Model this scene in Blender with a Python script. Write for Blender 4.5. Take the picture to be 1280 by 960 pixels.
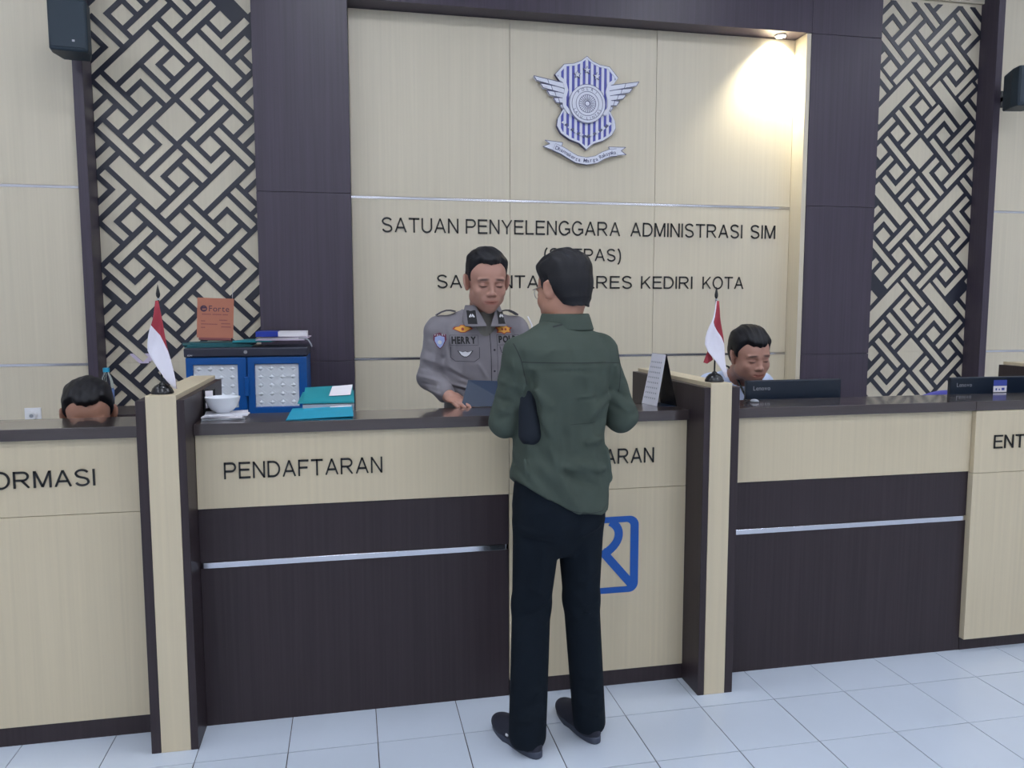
import bpy, math, random
import numpy as np
from mathutils import Vector, Matrix, Euler

# ---------------------------------------------------------------- camera
S = bpy.context.scene
for o in list(bpy.data.objects):
    bpy.data.objects.remove(o)
F_PX, YAW, PITCH, ROLL = 984.68, 0.20220, -0.098244, -0.0011157
CAM = (0.23966, -2.91408, 1.52924)
cy, sy, cp, sp = math.cos(YAW), math.sin(YAW), math.cos(PITCH), math.sin(PITCH)
fwd = Vector((sy * cp, cy * cp, sp)); r0 = Vector((cy, -sy, 0)); u0 = r0.cross(fwd)
rgt = r0 * math.cos(ROLL) + u0 * math.sin(ROLL); up = u0 * math.cos(ROLL) - r0 * math.sin(ROLL)
cam = bpy.data.cameras.new('camera'); co = bpy.data.objects.new('camera', cam)
S.collection.objects.link(co)
cam.sensor_width = 36; cam.lens = F_PX * 36 / 1280; cam.clip_start = .05; cam.clip_end = 60
co.matrix_world = Matrix(((rgt.x, up.x, -fwd.x, CAM[0]), (rgt.y, up.y, -fwd.y, CAM[1]), (rgt.z, up.z, -fwd.z, CAM[2]), (0, 0, 0, 1)))
S.camera = co

# ---------------------------------------------------------------- world, exposure
W = bpy.data.worlds.new('world'); S.world = W; W.use_nodes = True
W.node_tree.nodes['Background'].inputs[0].default_value = (.85, .9, 1, 1)
W.node_tree.nodes['Background'].inputs[1].default_value = .3
S.view_settings.view_transform = 'Standard'; S.view_settings.look = 'None'
S.view_settings.exposure = 0.0; S.view_settings.gamma = 1; S.view_settings.use_curve_mapping = False
LAMP = 21.0          # strength of the ceiling panels
SPOT = 110.0         # watts of the recessed spot over the emblem wall

# ---------------------------------------------------------------- helpers
random.seed(4)
PI = math.pi
COL = S.collection

def srgb(r, g, b):
    f = lambda c: ((c / 255 + .055) / 1.055) ** 2.4 if c > 10 else c / 255 / 12.92
    return (f(r), f(g), f(b), 1)

def mat(name, rgb, rough=.5, metal=0, spec=.5, emit=0, alpha=1, coat=0, trans=0, bump=0, bscale=200, vary=0, vscale=(8, 8, 8)):
    m = bpy.data.materials.new(name); m.use_nodes = True
    N = m.node_tree.nodes; L = m.node_tree.links; B = N['Principled BSDF']
    c = srgb(*rgb)
    B.inputs['Base Color'].default_value = c
    B.inputs['Roughness'].default_value = rough; B.inputs['Metallic'].default_value = metal
    B.inputs['Specular IOR Level'].default_value = spec
    if coat: B.inputs['Coat Weight'].default_value = coat; B.inputs['Coat Roughness'].default_value = .08
    if trans: B.inputs['Transmission Weight'].default_value = trans
    if emit:
        B.inputs['Emission Color'].default_value = c; B.inputs['Emission Strength'].default_value = emit
    if vary or bump:
        g = N.new('ShaderNodeNewGeometry'); mp = N.new('ShaderNodeMapping'); L.new(g.outputs['Position'], mp.inputs[0])
        mp.inputs['Scale'].default_value = vscale
        nz = N.new('ShaderNodeTexNoise'); nz.inputs['Scale'].default_value = 1; nz.inputs['Detail'].default_value = 4
        L.new(mp.outputs[0], nz.inputs[0])
        if vary:
            rp = N.new('ShaderNodeValToRGB'); e = rp.color_ramp.elements
            e[0].position = .3; e[1].position = .7
            e[0].color = tuple(x * (1 - vary) for x in c[:3]) + (1,); e[1].color = tuple(min(1, x * (1 + vary)) for x in c[:3]) + (1,)
            L.new(nz.outputs[0], rp.inputs[0]); L.new(rp.outputs[0], B.inputs['Base Color'])
        if bump:
            n2 = N.new('ShaderNodeTexNoise'); n2.inputs['Scale'].default_value = bscale; L.new(g.outputs['Position'], n2.inputs[0])
            bp = N.new('ShaderNodeBump'); bp.inputs['Strength'].default_value = bump; bp.inputs['Distance'].default_value = .002
            L.new(n2.outputs[0], bp.inputs['Height']); L.new(bp.outputs[0], B.inputs['Normal'])
    return m

M = {}
M['cream'] = mat('cream_laminate', (216, 206, 184), .42, vary=.032, vscale=(70, 70, 1.2))
M['cream_counter'] = mat('cream_counter_laminate', (207, 193, 164), .42, vary=.04, vscale=(70, 70, 1.2))
M['cream_edge'] = mat('cream_edge_band', (216, 200, 168), .45)
M['wenge'] = mat('wenge_laminate', (52, 43, 47), .42, spec=.35, vary=.16, vscale=(90, 90, 1.6))
M['wenge_wall'] = mat('wenge_wall_laminate', (72, 64, 77), .36, spec=.4, vary=.12, vscale=(80, 80, 1.4))
M['wenge_top'] = mat('wenge_worktop', (60, 50, 50), .3, coat=1, vary=.15, vscale=(3, 80, 60))
M['lattice'] = mat('lattice_paint', (44, 46, 58), .35)
M['chrome'] = mat('chrome_strip', (215, 215, 222), .18, metal=1)
M['tile'] = mat('glazed_white_tile', (198, 208, 222), .16, vary=.025, vscale=(2.5, 2.5, 2.5))
M['grout'] = mat('dark_grout', (70, 62, 66), .9)
M['plaster'] = mat('white_paint', (226, 226, 226), .8)
M['black_acrylic'] = mat('black_acrylic', (20, 20, 22), .25)
M['speaker'] = mat('speaker_plastic', (34, 50, 62), .5, bump=.2, bscale=500)
M['white'] = mat('white_gloss', (235, 235, 238), .3)
M['offwhite'] = mat('off_white_board', (222, 222, 230), .55)
M['blue_logo'] = mat('blue_vinyl', (2, 84, 172), .4)
M['crest_blue'] = mat('crest_blue', (84, 88, 178), .4)
M['crest_white'] = mat('crest_white', (226, 228, 240), .35)
M['crest_line'] = mat('crest_line', (92, 94, 128), .5)
M['blue_plastic'] = mat('blue_plastic', (6, 82, 156), .35)
M['navy_top'] = mat('navy_plastic', (44, 46, 62), .4)
M['embossed'] = mat('embossed_white', (226, 231, 238), .45)
M['orange'] = mat('orange_card', (178, 112, 88), .6, vary=.05)
M['orange_ink'] = mat('brown_ink', (130, 70, 72), .6)
M['purple_ink'] = mat('dark_purple_ink', (70, 44, 66), .6)
M['teal'] = mat('teal_folder', (30, 158, 190), .55, vary=.04)
M['teal_green'] = mat('green_teal_folder', (34, 144, 156), .55)
M['dark_teal'] = mat('dark_teal_folder', (20, 92, 100), .5)
M['navy_folder'] = mat('navy_folder', (12, 38, 66), .4)
M['binder_blue'] = mat('binder_blue', (22, 52, 160), .4)
M['paper'] = mat('paper', (236, 232, 238), .7)
M['lilac_paper_and_glare'] = mat('lilac_paper_and_glare', (214, 200, 222), .7)  # paper sheets, and the reflection painted on the lattice bars
M['porcelain'] = mat('porcelain', (228, 232, 238), .15, coat=.4)
M['black_plastic'] = mat('black_plastic', (24, 24, 28), .25)
M['monitor'] = mat('monitor_shell', (22, 34, 50), .35)
M['grey_print'] = mat('grey_print', (160, 164, 172), .5)
M['label_blue'] = mat('label_blue', (70, 84, 170), .5)
M['red_cloth'] = mat('red_cloth', (158, 50, 62), .75)
M['white_cloth'] = mat('white_cloth', (232, 228, 238), .75)
M['silver'] = mat('silver_metal', (190, 190, 195), .3, metal=1)
M['purple_fabric'] = mat('purple_fabric', (84, 84, 170), .8)
M['green_shirt'] = mat('dark_green_cotton', (69, 79, 72), .9, spec=.25, bump=.35, bscale=900, vary=.08, vscale=(9, 9, 9))
M['dark_side'] = mat('dark_navy_insert', (34, 39, 47), .9, spec=.2)
M['seam_and_shade'] = mat('dark_seam_and_shade', (40, 46, 46), .9)  # seams, and the shade line drawn under the collar
M['navy_trousers'] = mat('navy_trouser_cloth', (13, 22, 31), .9, spec=.2, bump=.3, bscale=900)
M['shoe'] = mat('black_shoe_cloth', (34, 36, 50), .8, bump=.3, bscale=700)
M['shoe_sole'] = mat('grey_rubber_sole', (58, 64, 80), .6)
M['grey_uniform'] = mat('grey_uniform_cloth', (128, 124, 130), .85, bump=.3, bscale=900, vary=.05, vscale=(9, 9, 9))
M['uniform_dark'] = mat('uniform_piping', (62, 60, 68), .8)
M['tshirt_olive'] = mat('grey_olive_tshirt', (120, 118, 112), .85)
M['light_blue_shirt'] = mat('light_blue_shirt', (196, 208, 236), .8)
M['dark_polo'] = mat('dark_grey_polo', (60, 62, 72), .85)
M['hair'] = mat('black_hair', (17, 17, 24), .5, spec=.35, bump=.5, bscale=520)
M['badge_gold'] = mat('gold_thread', (222, 158, 62), .6)
M['badge_red'] = mat('red_thread', (160, 60, 50), .7)
M['badge_black'] = mat('black_thread', (26, 26, 30), .7)
M['badge_white'] = mat('white_thread', (225, 225, 230), .7)
M['badge_maroon'] = mat('maroon_thread', (112, 52, 76), .7)
M['badge_blue'] = mat('pale_blue_thread', (170, 184, 230), .7)
M['seat_black'] = mat('black_seat_fabric', (36, 36, 40), .8)
M['light'] = mat('ceiling_light_diffuser', (240, 245, 255), .5, emit=LAMP)
M['light_frame'] = mat('light_frame', (230, 230, 230), .5)
M['downlight'] = mat('downlight_lens', (255, 244, 214), .5, emit=60)
M['bottle'] = mat('clear_pet', (214, 230, 240), .06, trans=1); M['bottle'].node_tree.nodes['Principled BSDF'].inputs['IOR'].default_value = 1.2
M['cap_blue'] = mat('cyan_cap', (40, 160, 200), .4)
M['bottle_label'] = mat('bottle_label', (110, 140, 200), .5)
M['lens'] = mat('spectacle_metal', (150, 150, 155), .3, metal=1)

def skin_mat(name, rgb):
    m = bpy.data.materials.new(name); m.use_nodes = True
    N = m.node_tree.nodes; L = m.node_tree.links; B = N['Principled BSDF']
    a = N.new('ShaderNodeAttribute'); a.attribute_name = 'tint'
    c = N.new('ShaderNodeMix'); c.data_type = 'RGBA'; c.blend_type = 'MULTIPLY'; c.inputs['Factor'].default_value = 1
    c.inputs['A'].default_value = srgb(*rgb); L.new(a.outputs['Color'], c.inputs['B'])
    L.new(c.outputs['Result'], B.inputs['Base Color'])
    B.inputs['Roughness'].default_value = .5
    B.inputs['Subsurface Weight'].default_value = .06; B.inputs['Subsurface Radius'].default_value = (.01, .004, .002)
    B.inputs['Subsurface Scale'].default_value = .6
    return m
M['skin1'] = skin_mat('brown_skin', (176, 132, 116))
M['skin2'] = skin_mat('tan_skin', (172, 126, 106))

class MB:
    def __init__(s): s.v = []; s.f = []; s.m = []
    def add(s, v, f, mi=0):
        b = len(s.v); s.v += [tuple(p) for p in v]; s.f += [tuple(b + i for i in q) for q in f]; s.m += [mi] * len(f); return s
    def box(s, x0, x1, y0, y1, z0, z1, mi=0):
        return s.add([(x0, y0, z0), (x1, y0, z0), (x1, y1, z0), (x0, y1, z0), (x0, y0, z1), (x1, y0, z1), (x1, y1, z1), (x0, y1, z1)],
                     [(0, 3, 2, 1), (4, 5, 6, 7), (0, 1, 5, 4), (1, 2, 6, 5), (2, 3, 7, 6), (3, 0, 4, 7)], mi)
    def prism(s, poly, y0, y1, mi=0):          # poly in (x, z), extruded along y (y0 = front)
        a = sum(poly[i][0] * poly[(i + 1) % len(poly)][1] - poly[(i + 1) % len(poly)][0] * poly[i][1] for i in range(len(poly)))
        if a < 0: poly = poly[::-1]
        n = len(poly)
        v = [(p[0], y0, p[1]) for p in poly] + [(p[0], y1, p[1]) for p in poly]
        return s.add(v, [tuple(range(n)), tuple(range(2 * n - 1, n - 1, -1))] + [(i, i + n, (i + 1) % n + n, (i + 1) % n) for i in range(n)], mi)
    def ring(s, outer, inner, y0, y1, mi=0):   # same point count
        n = len(outer)
        v = [(p[0], y0, p[1]) for p in outer] + [(p[0], y0, p[1]) for p in inner] + [(p[0], y1, p[1]) for p in outer] + [(p[0], y1, p[1]) for p in inner]
        f = []
        for i in range(n):
            j = (i + 1) % n
            f += [(i, j, n + j, n + i), (i, 2 * n + i, 2 * n + j, j), (n + i, n + j, 3 * n + j, 3 * n + i), (2 * n + i, 3 * n + i, 3 * n + j, 2 * n + j)]
        return s.add(v, f, mi)
    def stroke(s, pts, w, y0, y1, mi=0):       # flat stroke in xz with thickness in y
        n = len(pts); L = []; R = []
        for i, p in enumerate(pts):
            a = pts[max(0, i - 1)]; b = pts[min(n - 1, i + 1)]
            dx, dz = b[0] - a[0], b[1] - a[1]; l = math.hypot(dx, dz) or 1
            ww = w[i] if isinstance(w, (list, tuple)) else w
            L.append((p[0] - dz / l * ww / 2, p[1] + dx / l * ww / 2)); R.append((p[0] + dz / l * ww / 2, p[1] - dx / l * ww / 2))
        return s.prism(L + R[::-1], y0, y1, mi) if n == 2 else s._strip(L, R, y0, y1, mi)
    def _strip(s, L, R, y0, y1, mi):
        for i in range(len(L) - 1): s.prism([L[i], R[i], R[i + 1], L[i + 1]], y0, y1, mi)
        return s
    def tube(s, pts, r, n=12, mi=0, cap=True):
        pts = [Vector(p) for p in pts]; b = len(s.v); prev = None
        for i, p in enumerate(pts):
            t = (pts[min(i + 1, len(pts) - 1)] - pts[max(0, i - 1)]).normalized()
            ref = prev if prev is not None else (Vector((1, 0, 0)) if abs(t.x) < .8 else Vector((0, 1, 0)))
            u = (ref - t * ref.dot(t)).normalized(); prev = u; w = t.cross(u)
            rr = r[i] if isinstance(r, (list, tuple)) else r
            for k in range(n):
                a = 2 * PI * k / n; s.v.append(tuple(p + u * math.cos(a) * rr + w * math.sin(a) * rr))
        for i in range(len(pts) - 1):
            for k in range(n):
                a = b + i * n + k; c = b + i * n + (k + 1) % n; s.f.append((a, c, c + n, a + n)); s.m.append(mi)
        if cap:
            s.f.append(tuple(b + k for k in range(n))[::-1]); s.f.append(tuple(b + (len(pts) - 1) * n + k for k in range(n))); s.m += [mi, mi]
        return s
    def lathe(s, prof, c=(0, 0, 0), n=32, mi=0):
        b = len(s.v)
        for r, z in prof:
            for k in range(n): s.v.append((c[0] + r * math.cos(2 * PI * k / n), c[1] + r * math.sin(2 * PI * k / n), c[2] + z))
        for i in range(len(prof) - 1):
            for k in range(n):
                a = b + i * n + k; d = b + i * n + (k + 1) % n; s.f.append((a, d, d + n, a + n)); s.m.append(mi)
        s.f.append(tuple(b + k for k in range(n))[::-1]); s.f.append(tuple(b + (len(prof) - 1) * n + k for k in range(n))); s.m += [mi, mi]
        return s
    def xf(s, mtx):
        s.v = [tuple(mtx @ Vector(p)) for p in s.v]; return s

def obj(name, mb, m, parent=None, smooth=False, bevel=0, loc=None, rot=None):
    me = bpy.data.meshes.new(name); me.from_pydata(mb.v, [], mb.f)
    for x in (m if isinstance(m, list) else [m]): me.materials.append(x)
    if isinstance(m, list): me.polygons.foreach_set('material_index', mb.m)
    me.update()
    if smooth: me.shade_smooth() if smooth is True else me.shade_smooth()
    o = bpy.data.objects.new(name, me); COL.objects.link(o)
    if parent: o.parent = parent
    if loc: o.location = loc
    if rot: o.rotation_euler = rot
    if bevel:
        b = o.modifiers.new('bevel', 'BEVEL'); b.width = bevel; b.segments = 2; b.limit_method = 'ANGLE'; b.angle_limit = .6
    if smooth == 'auto':
        for p, in zip(me.edges,): pass
    return o

def thing(name, label, cat, loc=(0, 0, 0), rz=0, group=None, rot=None):
    o = bpy.data.objects.new(name, None); COL.objects.link(o); o.location = loc
    o.rotation_euler = rot if rot else (0, 0, rz); o.empty_display_size = .05
    return tag(o, label, cat, group)
def tag(o, label, cat, group=None):
    o['label'] = label; o['category'] = cat
    if group: o['group'] = group
    return o
def struct(o, label=None):
    o['kind'] = 'structure'
    if label: o['label'] = label
    return o
def sempty(name, label=None, loc=(0, 0, 0)):
    o = bpy.data.objects.new(name, None); COL.objects.link(o); o.location = loc; o.empty_display_size = .05
    return struct(o, label)

# glyphs of the built-in font as meshes: 1 unit = cap height
_g = {}
def glyph(ch, bold=0):
    k = (ch, bold)
    if k in _g: return _g[k]
    def mk(t):
        cu = bpy.data.curves.new('t', 'FONT'); cu.body = t; cu.size = 1; cu.resolution_u = 3; cu.offset = bold
        ob = bpy.data.objects.new('t', cu); COL.objects.link(ob)
        bpy.context.view_layer.update()
        me = bpy.data.meshes.new_from_object(ob.evaluated_get(bpy.context.evaluated_depsgraph_get()))
        v = [tuple(x.co) for x in me.vertices]; f = [tuple(p.vertices) for p in me.polygons]
        bpy.data.objects.remove(ob); bpy.data.curves.remove(cu); bpy.data.meshes.remove(me)
        return v, f
    v, f = mk(ch)
    if 'cap' not in _g:
        hv, _ = mk('H'); _g['cap'] = max(p[1] for p in hv) - min(p[1] for p in hv)
    c = _g['cap']; x0 = min(p[0] for p in v)
    v = [((p[0] - x0) / c, p[1] / c) for p in v]
    _g[k] = (v, f, max(p[0] for p in v)); return _g[k]


def arc(cx_, cz_, rx, rz, a0, a1, n=10):
    return [(cx_ + rx * math.cos(math.radians(a0 + (a1 - a0) * i / n)), cz_ + rz * math.sin(math.radians(a0 + (a1 - a0) * i / n))) for i in range(n + 1)]
SW = .121; SH = SW / 2
def strokes(c):
    h = SH; t = 1 - h
    D = {'A': (.93, [[(.05, 0), (.465, 1.0)], [(.465, 1.0), (.88, 0)], [(.2, .33), (.73, .33)]]),
     'D': (.88, [[(h, 0), (h, 1)], [(h, t), (.38, t)] + arc(.38, .5, .44, .5 - h, 90, -90, 14) + [(h, h)]]),
     'E': (.80, [[(h, 0), (h, 1)], [(h, t), (.79, t)], [(h, .53), (.73, .53)], [(h, h), (.80, h)]]),
     'F': (.74, [[(h, 0), (h, 1)], [(h, t), (.74, t)], [(h, .51), (.66, .51)]]),
     'G': (.98, [arc(.50, .5, .50 - h, .53 - h, 38, 322, 20), [(.55, .44), (.93, .44), (.93, .14)]]),
     'H': (.84, [[(h, 0), (h, 1)], [(.84 - h, 0), (.84 - h, 1)], [(h, .53), (.84 - h, .53)]]),
     'I': (.125, [[(h, 0), (h, 1)]]),
     'K': (.86, [[(h, 0), (h, 1)], [(.78, 1.0), (.1, .34)], [(.32, .58), (.80, 0)]]),
     'L': (.70, [[(h, 0), (h, 1)], [(h, h), (.70, h)]]),
     'M': (.98, [[(h, 0), (h, 1)], [(.98 - h, 0), (.98 - h, 1)], [(.09, 1), (.49, .04)], [(.89, 1), (.49, .04)]]),
     'N': (.84, [[(h, 0), (h, 1)], [(.84 - h, 0), (.84 - h, 1)], [(.07, .98), (.77, .02)]]),
     'O': (1.03, [arc(.515, .5, .515 - h, .53 - h, 0, 360, 28)]),
     'P': (.84, [[(h, 0), (h, 1)], [(h, t), (.50, t)] + arc(.50, .70, .28, .3 - h, 90, -90, 10) + [(h, .40 + h)]]),
     'R': (.92, [[(h, 0), (h, 1)], [(h, t), (.52, t)] + arc(.52, .705, .28, .295 - h, 90, -90, 10) + [(h, .41 + h)], [(.46, .46), (.84, 0)]]),
     'S': (.85, [arc(.42, .745, .335, .25 - h + .025, 20, 200, 12)[:-1] + [(.10, .70), (.16, .60), (.30, .54), (.55, .48), (.70, .41), (.76, .30)] + arc(.43, .265, .345, .265 - h + .02, 0, -168, 14)[1:]]),
     'T': (.84, [[(0, t), (.84, t)], [(.42, 0), (.42, 1)]]),
     'U': (.84, [[(h, 1), (h, .35)] + arc(.42, .35, .42 - h, .35 - h + .02, 180, 360, 12) + [(.84 - h, 1)]]),
     'Y': (.90, [[(.05, 1), (.45, .43)], [(.85, 1), (.45, .43)], [(.45, 0), (.45, .46)]]),
     '(': (.32, [arc(.42, .39, .36, .68, 112, 248, 10)]), ')': (.32, [arc(-.10, .39, .36, .68, 68, -68, 10)])}
    return D.get(c)
def sglyph(ch, bold=0):
    k = ('s', ch)
    if k in _g: return _g[k]
    d = strokes(ch)
    if d is None: return glyph(ch, bold)
    w, ps = d; v = []; f = []
    for pts in ps:
        cl = pts[0] == pts[-1] or math.hypot(pts[0][0] - pts[-1][0], pts[0][1] - pts[-1][1]) < 1e-5
        if cl: pts = pts[:-1]
        pts = [q for i, q in enumerate(pts) if i == 0 or math.hypot(q[0] - pts[i - 1][0], q[1] - pts[i - 1][1]) > 1e-4]
        n = len(pts); b = len(v)
        for i, p in enumerate(pts):
            a = pts[i - 1] if (cl or i) else None; c = pts[(i + 1) % n] if (cl or i < n - 1) else None
            def nr(q, r):
                dx, dz = r[0] - q[0], r[1] - q[1]; l = math.hypot(dx, dz) or 1; return (-dz / l, dx / l)
            ns = [x for x in ((nr(a, p) if a else None), (nr(p, c) if c else None)) if x]
            m = (sum(x[0] for x in ns), sum(x[1] for x in ns)); l = math.hypot(*m) or 1; m = (m[0] / l, m[1] / l)
            s = SH / max(.4, m[0] * ns[0][0] + m[1] * ns[0][1])
            v += [(p[0] + m[0] * s, p[1] + m[1] * s), (p[0] - m[0] * s, p[1] - m[1] * s)]
        for i in range(n if cl else n - 1):
            j = (i + 1) % n; f.append((b + 2 * i, b + 2 * i + 1, b + 2 * j + 1, b + 2 * j))
    if ch in 'AKMNYR': v = [(x, min(1.0, max(0.0, z))) for x, z in v]
    _g[k] = (v, f, w); return _g[k]

def extrude_glyph(ch, h, depth, sx=1, bold=0, G=None):
    """mesh in local xz plane, front at y=0, back at y=depth"""
    v, f, w = (G or glyph)(ch, bold); n = len(v); mb = MB()
    vs = [(p[0] * h * sx, 0, p[1] * h) for p in v] + [(p[0] * h * sx, depth, p[1] * h) for p in v]
    fs = list(f) + [tuple(i + n for i in q[::-1]) for q in f]
    ed = {}
    for q in f:
        for i in range(len(q)): ed[(q[i], q[(i + 1) % len(q)])] = 1
    for (a, b) in ed:
        if (b, a) not in ed: fs.append((b, a, a + n, b + n))
    return mb.add(vs, fs), w * h * sx

def word(parent, text, x0, x1, z, h, y, depth, m, name='letter', bold=0):
    """letters of one word spread between x0 and x1 (front face at y)"""
    ws = [sglyph(c, bold)[2] for c in text]
    tot = sum(ws) * h; gap = .16 * h
    if x1 is None: sx = 1
    else:
        sx = min(1.12, (x1 - x0) / (tot + .17 * h * (len(text) - 1)))
        gap = (x1 - x0 - tot * sx) / max(1, len(text) - 1)
    x = x0
    for c in text:
        mb, w = extrude_glyph(c, h, depth, sx, bold, sglyph)
        obj(name, mb, m, parent, loc=(x, y, z)); x += w + gap
    return x - gap

def flat_word(mb, text, x0, x1, z, h, y, depth, mi=0, bold=0):
    """same, but all the letters go into one mesh (print)"""
    ws = [glyph(c, bold)[2] if c != ' ' else .35 for c in text]
    tot = sum(ws) * h; sx = 1; gap = .16 * h
    if x1 is not None:
        sx = min(1.15, (x1 - x0) / (tot + .16 * h * (len(text) - 1))); gap = (x1 - x0 - tot * sx) / max(1, len(text) - 1)
    x = x0
    for c, w in zip(text, ws):
        if c != ' ':
            g, w_ = extrude_glyph(c, h, depth, sx, bold)
            mb.add([(p[0] + x, p[1] + y, p[2] + z) for p in g.v], g.f, mi)
        x += w * h * sx + gap
    return mb

# ================================================================ SETTING
DP, DW, DO = 1.807, 1.946, 1.850      # pillar fronts, recessed emblem wall, outer walls
XC, W1, W2, W3, W4 = 1.7005, 1.4394, 1.9639, 2.8295, 2.8808
TOP = 3.62; HDR = 3.258; CEIL = 4.2
SEAM1, SEAM2 = 2.178, 1.2105

# floor: single tiles near the counter, the rest joined
T = .3056; TY = -.2348
fl = struct(obj('floor', MB().box(-4.2, 7.7, -7.2, 2.2, -.12, -.0035), M['grout']))
tm = MB().box(.0015, T - .0015, .0015, T - .0015, -.0034, 0)
tme = None
for j in range(-6, 1):
    for i in range(-8, 17):
        if tme is None:
            o = obj('tile', tm, M['tile'], fl, bevel=.0012); tme = o.data; first = o
        else:
            o = first.copy(); COL.objects.link(o)
        o.location = (i * T, TY + (j - 1) * T, random.uniform(-.0003, .0003))
        o.rotation_euler = (random.uniform(-.0009, .0009), random.uniform(-.0009, .0009), 0)
rest = MB()
for j in range(-23, 8):
    for i in range(-14, 25):
        if -6 <= j <= 0 and -8 <= i <= 16: continue
        y0 = TY + (j - 1) * T
        if y0 + T > 2.0: continue
        rest.box(i * T + .0015, (i + 1) * T - .0015, y0 + .0015, y0 + T - .0015, -.0034, 0)
o = obj('floor_tiles', rest, M['tile'], fl); o['kind'] = 'stuff'

# shell
struct(obj('wall_back', MB().box(-4.2, 7.7, 1.985, 2.2, -.1, CEIL), M['plaster'])); wall_back = bpy.data.objects['wall_back']
struct(obj('wall_left', MB().box(-4.3, -4.2, -7.2, 2.2, -.1, CEIL), M['plaster']))
struct(obj('wall_right', MB().box(7.7, 7.8, -7.2, 2.2, -.1, CEIL), M['plaster']))
struct(obj('wall_front', MB().box(-4.3, 7.8, -7.3, -7.2, -.1, CEIL), M['plaster']))
struct(obj('ceiling', MB().box(-4.3, 7.8, -7.3, 2.2, CEIL, CEIL + .1), M['plaster']))

def panel(x0, x1, z0, z1, y0, y1, m, parent, name='panel', g=.0012):
    return obj(name, MB().box(x0 + g, x1 - g, y0, y1, z0 + g, z1 - g), m, parent, bevel=.0012)

# emblem wall: three columns of cream panels between chrome strips
xs = [XC - W1 + i * (2 * W1) / 3 for i in range(4)]
xs[1], xs[2] = 1.2238, 2.1716
emb = sempty('wall_emblem', 'cream panelled wall behind the crest and the black lettering')
for a in range(3):
    x0, x1 = (xs[a] if a else xs[0] + .001), (xs[a + 1] if a < 2 else xs[3] - .012)
    for z0, z1 in ((0, SEAM2 - .007), (SEAM2 + .007, SEAM1 - .007), (SEAM1 + .007, HDR - .001)):
        panel(x0, x1, z0, z1, DW, DW + .03, M['cream'], emb)
for z in (SEAM2, SEAM1):
    obj('metal_strip', MB().box(xs[0] + .001, xs[3] - .012, DW - .001, DW + .02, z - .0065, z + .0065), M['chrome'], emb)
obj('side_reveal', MB().box(xs[3] - .011, xs[3] + .02, DP + .004, DW + .03, 0, HDR - .001), M['cream'], emb)

def pillar(name, x0, x1, label):
    p = sempty(name, label)
    obj('core', MB().box(x0 + .004, x1 - .004, DP + .012, 1.98, 0, TOP), M['wenge_wall'], p)
    for z0, z1 in ((0, SEAM2), (SEAM2, SEAM1), (SEAM1, HDR), (HDR, TOP)):
        panel(x0, x1, z0, z1, DP, DP + .0118, M['wenge_wall'], p)
    return p
pillar('trim_1', XC - W2, XC - W1, 'dark wenge pillar left of the crest wall')
pillar('trim_2', XC + W1 + .021, XC + W2, 'dark wenge pillar right of the crest wall')
hd = sempty('trim_3', 'dark wenge header over the crest wall')
panel(XC - W1, XC + W1 + .021, HDR, TOP, DP, 1.98, M['wenge_wall'], hd)
# posts beside the lattice
def post(name, x0, x1, label):
    p = struct(obj(name, MB().box(x0, x1, DP - .007, 1.98, 0, TOP), M['wenge_wall'], bevel=.002), label); return p
post('trim_4', XC - W4, XC - W3, 'narrow dark post at the left edge of the left lattice')
post('trim_5', XC + W3, XC + W4, 'narrow dark post at the right edge of the right lattice')
# top fascia over everything
struct(obj('trim_6', MB().box(-4.2, 7.7, DP + .02, 1.98, TOP + .002, CEIL), M['wenge_wall']), 'dark wenge fascia up to the ceiling')

# outer cream walls
for nm, a, b, cols in (('wall_outer_left', -4.2, XC - W4 - .002, (-3.3, -2.25)), ('wall_outer_right', XC + W4 + .002, 7.7, (5.7, 6.7))):
    w = sempty(nm, 'cream panelled wall %s the speaker' % 'behind')
    ex = [a] + list(cols) + [b]
    for i in range(3):
        for z0, z1 in ((0, SEAM2 - .015), (SEAM2 + .003, SEAM1 - .0), (SEAM2, SEAM2 + .001)):
            pass
        for z0, z1 in ((0, 1.2035), (1.2165, 2.172), (2.185, TOP)):
            panel(ex[i], ex[i + 1], z0, z1, DO, DO + .03, M['cream'], w)
    for z in (SEAM2, SEAM1):
        obj('metal_strip', MB().box(a, b, DO - .001, DO + .02, z - .0065, z + .0065), M['chrome'], w)
    obj('core', MB().box(a, b, DO + .031, 1.984, 0, TOP), M['plaster'], w)
bpy.data.objects['wall_outer_left']['label'] = 'cream panelled wall left of the lattice'
bpy.data.objects['wall_outer_right']['label'] = 'cream panelled wall right of the lattice'

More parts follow.
